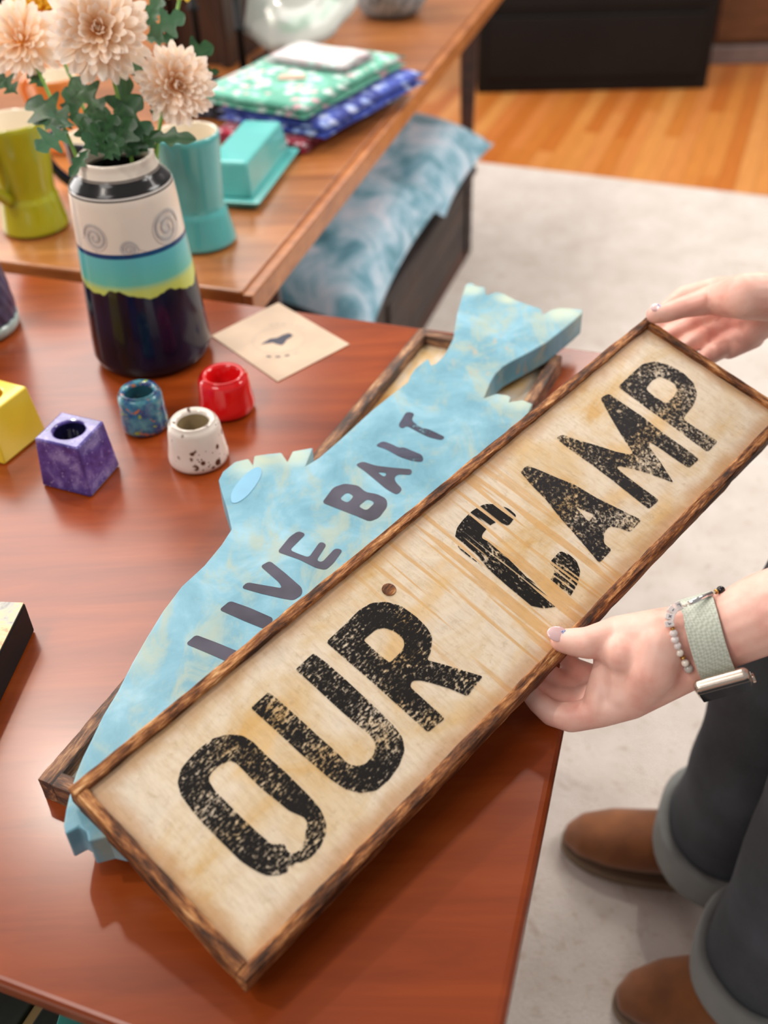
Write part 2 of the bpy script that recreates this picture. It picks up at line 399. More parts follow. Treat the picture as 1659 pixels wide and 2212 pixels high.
# ================================================================== CERAMICS ON THE LONG TABLE
def glaze(name, col, var=.14, rough=.12, scale=10):
    t = NT(name); n = t.noise(t.coord(), scale, 4)
    t.set(col=t.ramp(n, [(.3, tuple(c * (1 - var) for c in col)), (.7, tuple(min(1, c * (1 + var)) for c in col))]), rough=rough, coat=.5, coatr=.05); return t.m
CREAM = glaze('cream_glaze', srgb(238, 226, 205), .04)
BISQ = plain('bisque_foot', srgb(200, 178, 150), .8)
def rows_to_profile(bx, by, rows):
    out = []
    for v, hw in rows:
        z = zat(bx, by, v); d = depth_of((bx, by, z)); out.append((hw * d / FPX, z - TZ))
    return out
def pinch_mug(name, label, base, rows, mat, handle=None, wall=.005, cat='mug'):
    b = onz(*base, TZ); ob = thing(name, label, cat, b)
    pr = rows_to_profile(b.x, b.y, rows)
    pr = [(pr[0][0], 0.0015)] + pr[1:] if pr[0][1] < .0015 else pr
    outer = [(0, .0012), (pr[0][0] * .9, .0012)] + [(r, max(z, .003)) for r, z in pr]
    # smooth the outer profile
    dens = []
    for i in range(2, len(outer) - 1):
        for k in range(6):
            s = k / 6; a, c = outer[i], outer[i + 1]
            f = lambda q: a[q] + (c[q] - a[q]) * s
            dens.append((f(0), f(1)))
    top = outer[-1]; dens.append(top)
    MB().lathe([(0, .0012), (outer[2][0] * .9, .0012)] + dens + [(top[0] - wall * .2, top[1] + wall * .4), (top[0] - wall * .5, top[1] + wall * .5)], 56, cap=False).build('body', mat, ob, True)
    inner = [(top[0] - wall * .5, top[1] + wall * .5), (top[0] - wall, top[1] + wall * .2)] + [(max(r - wall, .004), z) for r, z in reversed(dens) if z > .02] + [(0, .02)]
    mb = MB(); mb.lathe(inner, 56, cap=False); o = mb.build('inside', CREAM, ob, True)
    MB().lathe([(0, 0), (outer[2][0] * .86, 0), (outer[2][0] * .88, .0012), (0, .0012)], 40).build('foot', BISQ, ob, True)
    if handle:
        th, z0, z1, reach, rad = handle; d = V((cos(th), sin(th), 0))
        ra = lambda z: min(dens, key=lambda q: abs(q[1] - z))[0] - .003
        P = []
        for k in range(17):
            s = k / 16; z = z1 + (z0 - z1) * s; rr = ra(z1) + (ra(z0) - ra(z1)) * s
            P.append(d * (rr + reach * sin(pi * s) ** .7) + V((0, 0, z + .012 * sin(pi * s))))
        MB().tube(P, [rad * (1.15 - .3 * sin(pi * k / 16)) for k in range(17)], 12, flat=1.25).build('handle', mat, ob, True)
    return ob
TEALG = glaze('teal_glaze', srgb(88, 178, 180)); CHART = glaze('chartreuse_glaze', srgb(168, 166, 30), .12)
ORNG = glaze('orange_glaze', srgb(232, 140, 70)); NAVYG = glaze('navy_glaze', srgb(24, 34, 70))
pinch_mug('pinched_tumbler', 'teal glazed tall tumbler with a flared foot and cream inside behind the patterned vase', (438, 521),
          [(521, 70), (514, 74), (508, 74), (480, 68.5), (454, 63), (448, 60.5), (444, 58.5), (436, 58), (360, 64.5), (288, 71)], TEALG, cat='cup')
pinch_mug('pinched_mug', 'chartreuse green mug with a big handle and flared foot on the long table', (79, 490),
          [(490, 67), (484, 70), (478, 70), (450, 66), (422, 62.5), (416, 60), (411, 59), (400, 59.5), (330, 69), (262, 76)], CHART, (radians(-112), .058, .150, .040, .0072))
pinch_mug('pinched_mug', 'orange mug standing behind the chartreuse mug', (150, 318),
          [(318, 52), (308, 55), (292, 55), (272, 50), (250, 46), (215, 50), (165, 56)], ORNG, (radians(160), .04, .12, .03, .006))
pinch_mug('pinched_mug', 'navy mug mostly hidden behind the patterned vase', (224, 440),
          [(440, 52), (430, 55), (414, 55), (400, 50), (380, 49), (330, 54), (296, 57)], NAVYG, (radians(192), .035, .12, .035, .0065))

# butter dish
bd0, bd1 = onz(562, 456, TZ), onz(652, 333, TZ); dD = (bd1 - bd0).normalized(); nD = V((dD.y, -dD.x, 0)); LD = (bd1 - bd0).length
TEAL2 = glaze('aqua_glaze', srgb(104, 192, 190), .06)
bd = thing('butter_dish', 'aqua ceramic butter dish with a boxy lid on the long table', 'butter dish', M=frame(V((bd0.x, bd0.y, TZ)), dD, V((-dD.y, dD.x, 0)), V((0, 0, 1))))
TW = .118
MB().frustum([V((.008, .008, .0005)), V((LD - .008, .008, .0005)), V((LD - .008, TW - .008, .0005)), V((.008, TW - .008, .0005))],
             [V((0, 0, .012)), V((LD, 0, .012)), V((LD, TW, .012)), V((0, TW, .012))]).build('tray', TEAL2, bd, bevel=.003)
a, b2 = .016, .028; zt = .066
MB().frustum([V((a, a, .0122)), V((LD - a, a, .0122)), V((LD - a, TW - a, .0122)), V((a, TW - a, .0122))],
             [V((b2, b2 - .004, zt)), V((LD - b2, b2 - .004, zt)), V((LD - b2, TW - b2, zt)), V((b2, TW - b2, zt))]).build('lid', TEAL2, bd, bevel=.005, seg=3)

# folded textiles
def floral(name, base, c1, c2, c3, sc=40):
    t = NT(name); v = t.coord(); n = t.noise(v, sc * .5, 3, .6); d1 = t.voro(v, sc); d2 = t.voro(t.coord(loc=(3, 1, 2)), sc * .8)
    col = t.mix(t.step(n, .44, .56), base, c1); col = t.mix(t.step(d1, .46, .28), col, c2); col = t.mix(t.step(d2, .34, .2), col, c3)
    t.set(col=col, rough=.9, sheen=.2); return t.m
FG = floral('green_floral_cotton', srgb(112, 190, 166), srgb(84, 160, 138), srgb(206, 222, 218), srgb(214, 170, 180))
FB = floral('blue_floral_cotton', srgb(70, 92, 190), srgb(44, 58, 144), srgb(150, 170, 226), srgb(190, 200, 236), 36)
FR = floral('red_floral_cotton', srgb(178, 30, 62), srgb(150, 20, 50), srgb(230, 190, 200), srgb(214, 90, 120), 70)
FD = floral('charcoal_cotton', srgb(44, 46, 56), srgb(34, 36, 46), srgb(70, 76, 96), srgb(96, 104, 140), 50)
FW = floral('white_pink_cotton', srgb(204, 198, 200), srgb(196, 188, 190), srgb(200, 222, 218), srgb(226, 196, 204), 50)
def folded(name, label, cat, corner, x, y, lx, ly, z0, layers, th, mat, slant=0.0):
    """folded cloth: stacked soft layers wrapped by a fold on the near side"""
    ob = thing(name, label, cat, M=frame(V((corner.x, corner.y, z0)), x, y, V((0, 0, 1))), group=None)
    for k in range(layers):
        mb = MB(); n, m = 18, 12; vs = []; fs = []; j0 = .004 * k
        for sgn in (0, 1):
            for i in range(n + 1):
                for j in range(m + 1):
                    a, b = i / n, j / m
                    e = min(a, 1 - a) * lx; g = min(b, 1 - b) * ly
                    rr = th * .5; ed = min(e, g)
                    puff = sqrt(max(0, 1 - (1 - min(ed / rr, 1)) ** 2)) if rr > 0 else 1
                    wz = .0022 * mnoise.noise(V((a * 3, b * 3, k + lx * 9)))
                    zc = k * (th + .0004) + th * .5 + wz + slant * a * 0
                    vs.append(V((a * lx + .004 * mnoise.noise(V((b * 4, k, 1.3))), b * ly + .004 * mnoise.noise(V((a * 4, k, 7.7))), max(.0003, zc + (1 if sgn else -1) * rr * puff))))
        S = (n + 1) * (m + 1)
        for i in range(n):
            for j in range(m):
                q = i * (m + 1) + j; fs.append((q, q + 1, q + m + 2, q + m + 1)); q += S; fs.append((q, q + m + 1, q + m + 2, q + 1))
        mb.add(vs, fs); mb.build('fold', mat, ob, True)
    return ob
cl0 = onz(715, 297, TZ)
xX = AX; yY = -AW
folded('folded_napkin', 'red floral folded napkin lying under the blue cloth', 'napkin', onz(655, 312, TZ + .02), (AX * .9 + AW * .1).normalized(), (-AW * .97 + AX * .2).normalized(), .20, .20, TZ + .0005, 2, .009, FR)
folded('folded_cloth', 'blue floral folded cloth in the middle of the textile stack', 'cloth', onz(700, 290, TZ + .035) , (AX * .93 + AW * .16).normalized(), (-AW * .9 + AX * .30).normalized(), .36, .24, TZ + .020, 2, .014, FB)
gz = TZ + .052
folded('folded_tea_towel', 'green floral folded tea towel with a small tag on top of the textile stack', 'tea towel', onz(606, 262, gz) + AW * .045, (AX * .93 + AW * .18).normalized(), (-AW * .9 + AX * .25).normalized(), .36, .25, gz, 2, .012, FG)
folded('folded_runner', 'white and pink folded cloth on the far end of the green tea towel', 'cloth', onz(745, 168, gz + .02), (AX * .93 + AW * .18).normalized(), (-AW * .9 + AX * .25).normalized(), .11, .18, gz + .0275, 2, .006, FW)
folded('folded_scarf', 'charcoal folded scarf behind the pale pink blooms', 'scarf', onz(480, 262, TZ), (AX * .95).normalized(), (-AW * .95).normalized(), .11, .15, TZ + .0005, 2, .02, FD)
tg = MB(); tg.box(0, .05, 0, .026, 0, .0006)
lbl = tg.build('paper_tag', plain('kraft_tag', srgb(196, 168, 148), .8)); lp = onz(600, 172, gz + .027)
lbl.matrix_world = frame(lp, (AW * .9 + AX * .3).normalized(), (AX * .95 - AW * .3).normalized(), V((0, 0, 1)))
tag(lbl, 'small kraft paper tag on the green floral tea towel', 'tag')

# big white plate on an easel
pb = onz(622, 130, TZ); pn = (V((-.36, -.78, .46))).normalized()
px_ = V((0, 0, 1)).cross(pn).normalized(); py_ = pn.cross(px_)
PRAD = .17
t = NT('plate_glaze'); v = t.coord(); sx = t.sep(v); r = t.math('SQRT', t.math('ADD', t.math('POWER', sx[0], 2.0), t.math('POWER', sx[1], 2.0)))
ring = t.math('MULTIPLY', t.step(r, .085, .1), t.step(r, .14, .12)); spl = t.step(t.noise(v, 26, 3), .42, .6)
t.set(col=t.mix(t.math('MULTIPLY', t.math('MULTIPLY', ring, spl), .55), srgb(206, 210, 204), srgb(140, 190, 164)), rough=.15, coat=.5); PLM = t.m
plate = thing('serving_plate', 'big white plate with pale green ring propped on a black easel', 'plate', M=frame(V((pb.x, pb.y, TZ + .012)) + py_ * PRAD, px_, py_, pn))
mb = MB(); vs = []; fs = []; n = 72; prof = [(0, -.004), (.07, -.004), (.085, 0), (.105, .010), (.15, .018), (PRAD, .022), (PRAD, .026), (.15, .0225), (.105, .0145), (.085, .0045), (.07, .0005), (0, .0005)]
for r_, z_ in prof:
    for i in range(n):
        k = 1 + (.018 * cos(14 * 2 * pi * i / n) if r_ > .14 else 0); vs.append(V((r_ * k * cos(2 * pi * i / n), r_ * k * sin(2 * pi * i / n), z_)))
for k in range(len(prof) - 1):
    for i in range(n): j = (i + 1) % n; fs.append((k * n + i, k * n + j, (k + 1) * n + j, (k + 1) * n + i))
mb.add(vs, fs); mb.build('dish', PLM, plate, True)
IRON = plain('black_iron', (.012, .012, .013), .5, metal=.6)
es = thing('plate_easel', 'black iron easel holding up the white plate', 'easel', V((pb.x, pb.y, TZ)))
o3 = V((pb.x, pb.y, TZ)); back = -pn; back.z = 0; back.normalize()
for sx_ in (-1, 1):
    f0 = px_ * (.06 * sx_)
    MB().tube([f0 - back * .05 + V((0, 0, .006)), f0 - back * .04 + V((0, 0, .005)), f0 + back * .02 + V((0, 0, .006)), f0 * .8 + back * .11 + V((0, 0, .17))], .004, 8).build('side_rail', IRON, es, True)
MB().tube([V((0, 0, .168)) + back * .11, back * .22 + V((0, 0, .005))], .004, 8).build('rear_leg', IRON, es, True)
MB().tube([px_ * -.05 + back * .105 + V((0, 0, .16)), px_ * .05 + back * .105 + V((0, 0, .16))], .004, 8).build('crossbar', IRON, es, True)

# round grey-blue brushed pot, top centre
gp = onz(822, 50, TZ) + AX * .09
t = NT('brushed_grey_glaze'); n = t.noise(t.coord((26, 26, 5)), 3, 4, .6); t.set(col=t.ramp(n, [(.34, srgb(70, 84, 96)), (.46, srgb(150, 176, 192)), (.7, srgb(196, 212, 222))]), rough=.6)
pot = thing('round_pot', 'round grey-blue pot with dark brushed streaks at the far end of the long table', 'pot', V((gp.x, gp.y, TZ)))
MB().lathe([(0, .0005), (.05, .0005), (.075, .012), (.1, .05), (.112, .1), (.104, .15), (.08, .19), (.06, .205), (.055, .2), (.075, .185), (.098, .148), (.105, .1), (.06, .02), (0, .015)], 48).build('body', t.m, pot, True)
# iron candlesticks, dark blurred uprights behind the blooms
for i, (u, v, h) in enumerate(((530, 178, .20), (440, 182, .28))):
    b = onz(u, v, TZ); lab = ('short black iron candlestick between the flowers and the plate', 'tall black iron candlestick beside the pale pink blooms')[i]
    cs = thing('iron_candlestick', lab, 'candlestick', b)
    MB().lathe([(0, .0005), (.042, .0005), (.042, .006), (.02, .014), (0, .016)], 32).build('base', IRON, cs, True)
    MB().lathe([(.008, .012), (.008, h * .5), (.014, h * .52), (.008, h * .54), (.008, h)], 20).build('stem', IRON, cs, True)
    MB().lathe([(0, h), (.028, h), (.032, h + .012), (.028, h + .012), (.012, h + .003), (0, h + .003)], 28).build('cup', IRON, cs, True)

rz = thing('display_riser', 'dark espresso wooden display riser on the long table behind the candlesticks', 'riser', M=frame(onz(362, 140, TZ), AW, AX, V((0, 0, 1))))
MB().box(0, .15, .0, .20, .236, .254).build('top_board', dk, rz, bevel=.002)
for x in (0, .132): MB().box(x, x + .018, .0, .20, .0008, .2355).build('side_board', dk, rz, bevel=.002)
MB().box(.0185, .1315, .02, .035, .0008, .2355).build('back_board', dk, rz)

# ================================================================== PATTERNED VASE
vb = onz(334, 761, TZ)
vase = thing('patterned_vase', 'tapered ceramic vase with cream, black, teal and dark navy glaze bands holding flowers', 'vase', vb)
vrows = [(761, 104), (752, 118), (738, 125), (700, 124.5), (648, 122), (563, 119), (495, 116), (438, 115), (402, 113), (390, 111), (384, 108), (366, 92), (358, 88), (345, 84), (334, 83)]
VP = rows_to_profile(vb.x, vb.y, vrows); VP[0] = (VP[0][0], .0008)
VH = VP[-1][1]
zrow = lambda v: zat(vb.x, vb.y, v) - TZ
t = NT('banded_glaze'); v = t.coord(); s3 = t.sep(v); z = s3[2]
zz = lambda r: zrow(r)
th_ = t.n('ShaderNodeVectorMath', operation='MULTIPLY'); t.put(th_.inputs[0], v); th_.inputs[1].default_value = (1, 1, .05)
wob = t.math('MULTIPLY', t.math('SUBTRACT', t.noise(th_.outputs[0], 20, 3, .5), .5), .05)
R = lambda a, b: t.step(z, a, b)
cream = srgb(228, 216, 202)
col = t.mix(R(zz(503), zz(501)), srgb(92, 178, 176), cream)
tealgrad = t.ramp(t.step(z, zz(600), zz(505)), [(0, srgb(196, 206, 96)), (.16, srgb(190, 205, 110)), (.36, srgb(100, 186, 170)), (1, srgb(96, 184, 190))])
col = t.mix(R(zz(505), zz(503)), tealgrad, cream)
bl_ = t.math('MULTIPLY', R(zz(511), zz(508)), R(zz(499), zz(501))); col = t.mix(bl_, col, srgb(18, 62, 112))
bk1 = t.math('MULTIPLY', R(zz(388), zz(387)), R(zz(363), zz(364))); col = t.mix(bk1, col, srgb(34, 32, 34))
g1 = t.math('MULTIPLY', R(zz(391), zz(390)), R(zz(387), zz(388))); col = t.mix(g1, col, srgb(190, 186, 182))
g2 = t.math('MULTIPLY', R(zz(395), zz(394)), R(zz(391), zz(391.8))); col = t.mix(g2, col, srgb(30, 32, 36))
g3 = t.math('MULTIPLY', R(zz(364), zz(363)), R(zz(358), zz(359))); col = t.mix(g3, col, srgb(120, 112, 106))
dark = t.ramp(t.noise(t.coord((1, 1, .4)), 22, 3), [(.35, srgb(6, 8, 16)), (.65, srgb(12, 22, 50))])
edge = t.math('ADD', z, wob)
col = t.mix(t.step(edge, zz(586), zz(590)), col, dark)
t.set(col=col, rough=.16, coat=.12, coatr=.04, spec=.35); VASEM = t.m
dens = []
for i in range(len(VP) - 1):
    for k in range(4):
        s = k / 4; dens.append((VP[i][0] + (VP[i + 1][0] - VP[i][0]) * s, VP[i][1] + (VP[i + 1][1] - VP[i][1]) * s))
dens.append(VP[-1]); rt_ = VP[-1][0]
vo = MB().lathe([(0, .0008)] + dens + [(rt_ - .0015, VH + .002), (rt_ - .004, VH + .001), (rt_ - .006, VH - .004), (rt_ - .005, VH - .02), (VP[9][0] - .008, zrow(400)), (VP[3][0] - .009, .03), (0, .02)], 96).build('body', VASEM, vase, True)
def vrad(z):
    for (r1, z1), (r2, z2) in zip(VP[:-1], VP[1:]):
        if z1 <= z <= z2: return r1 + (r2 - r1) * (z - z1) / max(z2 - z1, 1e-6)
    return VP[-1][0]
front = atan2(CAM.y - vb.y, CAM.x - vb.x)
def on_vase(s, z, lift):   # s = arc length to the picture right
    r = vrad(z) + lift; th = front + s / r; return V((r * cos(th), r * sin(th), z))
t = NT('slip_grey'); t.set(col=t.ramp(t.noise(t.coord(), 60), [(.3, srgb(204, 196, 188)), (.7, srgb(214, 206, 198))]), rough=.16, coat=.3); SLIP = t.m
t = NT('slip_line'); t.set(col=t.ramp(t.noise(t.coord(), 60), [(.3, srgb(178, 174, 172)), (.7, srgb(190, 186, 184))]), rough=.16, coat=.3); SLIPL = t.m
for uc, vc, rad_px, ln in ((203, 489, 30, -1), (268, 512, 19, 1), (356, 487, 38, 1)):
    zc = zrow(vc - 22); uax = 279; hw = 116
    s0 = vrad(zc) * math.asin(max(-.95, min(.95, (uc - uax) / hw))); rr = rad_px * 1.16 / FPX
    mb = MB(); n = 34
    vs = [on_vase(s0, zc, .0005)] + [on_vase(s0 + rr * cos(2 * pi * i / n), max(zrow(500), zc + rr * sin(2 * pi * i / n)), .0005) for i in range(n)]
    # wave crest: a disc that runs down into a tail along the band line
    mb.add(vs, [(0, i + 1, (i + 1) % n + 1) for i in range(n)])
    tail = [(s0 + ln * rr * .2, zc - rr * .9), (s0 + ln * rr * .98, zc), (s0 + ln * rr * 2.0, zrow(499.5)), (s0, zrow(499.5))]
    mb.add([on_vase(a, max(b, zrow(499.5)), .0004) for a, b in tail], [(0, 1, 2, 3)])
    mb.build('wave_motif', SLIP, vase, True)
    mb = MB(); vs = []; k = 70
    for i in range(k):
        f = i / (k - 1); th = f * 4.4 * pi; ra = rr * (.95 - .85 * f); wd = .0011
        for q in (-wd, wd): vs.append(on_vase(s0 + ln * (ra + q) * cos(th), max(zrow(500), zc + (ra + q) * sin(th)), .0009))
    mb.add(vs, [(2 * i, 2 * i + 1, 2 * i + 3, 2 * i + 2) for i in range(k - 1)]); mb.build('spiral_line', SLIPL, vase, True)

# ================================================================== FLOWERS
def thin(t, f):
    tr = t.n('ShaderNodeBsdfTranslucent'); mx = t.n('ShaderNodeMixShader'); mx.inputs[0].default_value = f
    l = t.b.inputs['Base Color'].links[0].from_socket; t.t.links.new(l, tr.inputs[0])
    t.t.links.new(t.b.outputs[0], mx.inputs[1]); t.t.links.new(tr.outputs[0], mx.inputs[2]); t.t.links.new(mx.outputs[0], t.out.inputs[0])
PETAL = NT('peach_petal'); t = PETAL; oi = t.n('ShaderNodeObjectInfo'); sx = t.sep(t.coord())
c = t.ramp(sx[0], [(0, srgb(250, 176, 84)), (.34, srgb(255, 220, 174)), (.75, srgb(255, 240, 222)), (1, srgb(255, 246, 238))])
t.set(col=t.mix(t.math('MULTIPLY', oi.outputs['Random'], .2), c, srgb(255, 226, 206)), rough=.6); thin(t, .32); PETAL = t.m
YPET = NT('yellow_petal'); t = YPET; sx = t.sep(t.coord()); t.set(col=t.ramp(sx[0], [(0, srgb(224, 170, 30)), (1, srgb(248, 220, 90))]), rough=.6); thin(t, .4); YPET = t.m
GREEN = NT('stem_green'); t = GREEN; t.set(col=t.ramp(t.noise(t.coord(), 30), [(.3, srgb(86, 132, 44)), (.7, srgb(124, 168, 66))]), rough=.5); GREEN = t.m
LEAFD = NT('leaf_green'); t = LEAFD; n = t.noise(t.coord((1, 4, 1)), 4, 3); oi = t.n('ShaderNodeObjectInfo')
c = t.ramp(n, [(.3, srgb(24, 58, 28)), (.7, srgb(48, 92, 46))]); t.set(col=t.mix(t.math('MULTIPLY', t.math('POWER', oi.outputs['Random'], 2.5), .5), c, srgb(96, 146, 116)), rough=.42); thin(t, .2); LEAFD = t.m
ORC = plain('orange_centre', srgb(240, 160, 50), .7)
def petal_mesh(wd, curl, mat):
    mb = MB(); n, m = 9, 4; vs = []; fs = []
    for i in range(n + 1):
        a = (i / n) ** .85; hw = wd * (.32 + .68 * a / .72) if a < .72 else wd * sqrt(max(.02, 1 - ((a - .72) / .285) ** 2))
        for j in range(m + 1):
            b = -1 + 2 * j / m
            vs.append(V((a - .035 * (1 if (i == n and j == m // 2) else 0), hw * b, curl * a * a + .10 * b * b * hw * 4 * a)))
    for i in range(n):
        for j in range(m): k = i * (m + 1) + j; fs.append((k, k + m + 1, k + m + 2, k + 1))
    mb.recalc = False; mb.add(vs, fs); me = mb.mesh('petal', True); me.materials.append(mat); return me
PMS = [petal_mesh(.115, .10, PETAL), petal_mesh(.125, .28, PETAL), petal_mesh(.12, .5, PETAL)]
YMS = [petal_mesh(.16, .12, YPET), petal_mesh(.17, .3, YPET), petal_mesh(.16, .55, YPET)]
def leaf_mesh(pts, droop):
    mb = MB(); vs = []; fs = []
    L = [(0, .0)] + pts
    for a, wv in L:
        vs += [V((a, wv, -droop * a * a + .22 * wv * wv + .1 * wv)), V((a, 0, -droop * a * a - .02)), V((a, -wv, -droop * a * a + .22 * wv * wv + .1 * wv))]
    for i in range(len(L) - 1):
        k = 3 * i; fs += [(k, k + 1, k + 4, k + 3), (k + 1, k + 2, k + 5, k + 4)]
    mb.recalc = False; mb.add(vs, fs); me = mb.mesh('leaf', True); me.materials.append(LEAFD); return me
LP1 = [(.08, .025), (.16, .03), (.22, .12), (.30, .22), (.36, .23), (.385, .07), (.46, .08), (.54, .24), (.60, .31), (.66, .29), (.675, .10), (.74, .11), (.82, .16), (.88, .15), (.95, .07), (1, 0.0)]
LP2 = [(.08, .03), (.2, .10), (.3, .18), (.33, .07), (.42, .12), (.53, .26), (.58, .24), (.60, .10), (.7, .13), (.8, .17), (.9, .09), (1, 0)]
LMS = [leaf_mesh(LP1, .12), leaf_mesh(LP2, .22), leaf_mesh(LP1, .3)]
def child(name, me, parent, M):
    o = bpy.data.objects.new(name, me); COL.objects.link(o); o.parent = parent; o.matrix_local = M; return o
mouth = vb + V((0, 0, VH))
def flower(label, head, rad, face, pms, npet, seed, stem_off, mat_c=ORC, cat='flower', leaves=(), grp=None):
    rr = random.Random(seed)
    foot = mouth + V((stem_off[0], stem_off[1], -.12))
    ob = thing('chrysanthemum', label, cat, foot)
    face = V(face).normalized(); x = face.orthogonal().normalized(); y = face.cross(x)
    h = head - foot; nk = V((stem_off[0] * .9, stem_off[1] * .9, .12))
    P = []
    for k in range(15):
        s = k / 14
        P.append((1 - s) ** 2 * V((0, 0, 0)) + 2 * s * (1 - s) * (nk * .9 + V((0, 0, .03))) + s * s * (h - face * rad * .25))
    MB().tube(P, .0021, 8).build('stem', GREEN, ob, True)
    bl = MB().ell((0, 0, 0), rad * .26, rad * .26, rad * .20).build('bloom', mat_c, ob, True)
    bl.matrix_local = frame(h, x, y, face)
    rings = [(.0, 1.0, 0, .30), (.30, .98, 0, .27), (.22, .92, 0, .24), (.44, .86, 1, .20), (.64, .76, 1, .17), (.86, .64, 1, .12), (1.08, .5, 2, .08), (1.26, .36, 2, .05)]
    cnt = [int(npet * q) for q in (.17, .17, .16, .15, .13, .10, .07, .05)]
    for (el, ln, mi, ctr), c_ in zip(rings, cnt):
        for k in range(c_):
            th = 2 * pi * (k + rr.random() * .5) / c_ + el * 3; e = el + (rr.random() - .5) * .22 - .12
            d = V((cos(th) * cos(e), sin(th) * cos(e), sin(e))); sd = V((-sin(th), cos(th), 0)); nn = d.cross(sd)
            tw = (rr.random() - .5) * .6; sd2 = sd * cos(tw) + nn * sin(tw); nn2 = d.cross(sd2)
            L = rad * ln * (.84 + .2 * rr.random()) * .95
            M = frame(V((cos(th), sin(th), 0)) * rad * ctr * .25 + V((0, 0, rad * .10 * (1 - ctr))), d * L, sd2 * L, nn2 * L)
            child('petal', pms[mi], bl, M)
    for (u0_, v0_, u1_, v1_, d0, d1, mi, wsc) in leaves:
        a, b = dep(u0_, v0_, d0) - foot, dep(u1_, v1_, d1) - foot
        x = (b - a); L = x.length; x.normalize()
        nr = (CAM - (a + foot)).normalized() + V((rr.random() - .5, rr.random() - .5, .5 + .3 * rr.random())) * .6
        nr = (nr - x * nr.dot(x)).normalized(); yv = nr.cross(x)
        lf = child('leaf', LMS[mi], ob, frame(a, x * L, yv * L * wsc * 1.15, nr * L)); sb = lf.modifiers.new('subsurf', 'SUBSURF'); sb.levels = sb.render_levels = 2
    return ob
F1 = dep(213, 66, 1.09); F2 = dep(378, 182, 1.12); F3 = dep(48, 88, 1.14); F4 = dep(86, 22, 1.2); F5 = dep(400, -62, 1.20)
tocam = lambda p: (CAM - p).normalized()
LV = lambda *a: a
flower('large peach chrysanthemum at the top of the bouquet in the patterned vase', F1, .056, tocam(F1) + V((.0, -.1, .2)), PMS, 165, 3, (.012, .004), leaves=(
    LV(312, 82, 398, 28, 1.14, 1.13, 0, 1.0), LV(312, 85, 372, 78, 1.15, 1.14, 1, 1.0), LV(318, 60, 345, -20, 1.15, 1.16, 1, 1.1),
    LV(238, 300, 300, 205, 1.13, 1.10, 0, 1.0), LV(245, 318, 328, 272, 1.12, 1.10, 0, 1.0), LV(238, 330, 212, 225, 1.12, 1.11, 1, 1.1), LV(262, 325, 270, 150, 1.13, 1.12, 0, .7),
    LV(284, 165, 305, 112, 1.13, 1.11, 1, 1.2), LV(250, 345, 285, 250, 1.10, 1.085, 0, 1.0), LV(272, 342, 322, 262, 1.11, 1.09, 1, 1.2), LV(232, 345, 198, 262, 1.095, 1.08, 0, 1.0), LV(258, 348, 236, 286, 1.085, 1.07, 1, 1.2), LV(290, 340, 300, 276, 1.11, 1.10, 2, 1.1)))
flower('pale peach chrysanthemum hanging low beside the teal tumbler', F2, .044, tocam(F2) + V((.25, -.1, -.05)), PMS, 150, 5, (.022, -.004), leaves=(
    LV(372, 135, 462, 96, 1.16, 1.16, 0, 1.0), LV(430, 160, 474, 152, 1.16, 1.16, 1, .9), LV(318, 300, 416, 288, 1.10, 1.08, 1, .8), LV(292, 120, 302, 176, 1.12, 1.11, 1, 1.1),
    LV(255, 330, 262, 215, 1.11, 1.11, 2, 1.0), LV(300, 330, 340, 285, 1.11, 1.09, 1, 1.0), LV(225, 325, 250, 245, 1.10, 1.09, 0, 1.1), LV(330, 255, 338, 200, 1.13, 1.12, 1, 1.0)))
flower('loose peach chrysanthemum with a golden centre leaning over the chartreuse mug', F3, .047, tocam(F3) + V((-.2, 0, .35)), PMS, 95, 8, (-.024, .002), leaves=(
    LV(160, 282, 48, 192, 1.12, 1.12, 2, 1.0), LV(165, 272, 52, 246, 1.12, 1.12, 1, .7), LV(150, 280, 80, 318, 1.11, 1.08, 0, 1.1), LV(232, 262, 150, 158, 1.12, 1.12, 0, .9),
    LV(172, 282, 140, 172, 1.14, 1.14, 1, .8), LV(100, 190, 56, 148, 1.14, 1.14, 1, 1.2), LV(40, 205, -10, 158, 1.13, 1.13, 0, 1.2), LV(150, 130, 120, 92, 1.15, 1.15, 1, 1.2),
    LV(192, 322, 150, 372, 1.10, 1.08, 1, .8), LV(215, 330, 178, 250, 1.11, 1.10, 0, 1.0), LV(205, 315, 228, 225, 1.14, 1.14, 0, 1.0), LV(212, 340, 180, 286, 1.09, 1.07, 1, 1.1), LV(222, 346, 262, 296, 1.08, 1.06, 0, 1.0), LV(228, 338, 165, 235, 1.115, 1.10, 2, .9)))
flower('yellow chrysanthemum tucked behind the peach blooms', F4, .040, tocam(F4) + V((0, 0, .5)), YMS, 62, 12, (-.012, .022), cat='flower')
flower('yellow chrysanthemum at the right of the bouquet peeking in at the top', F5, .036, tocam(F5) + V((0, 0, .2)), YMS, 62, 13, (.02, .02), cat='flower')

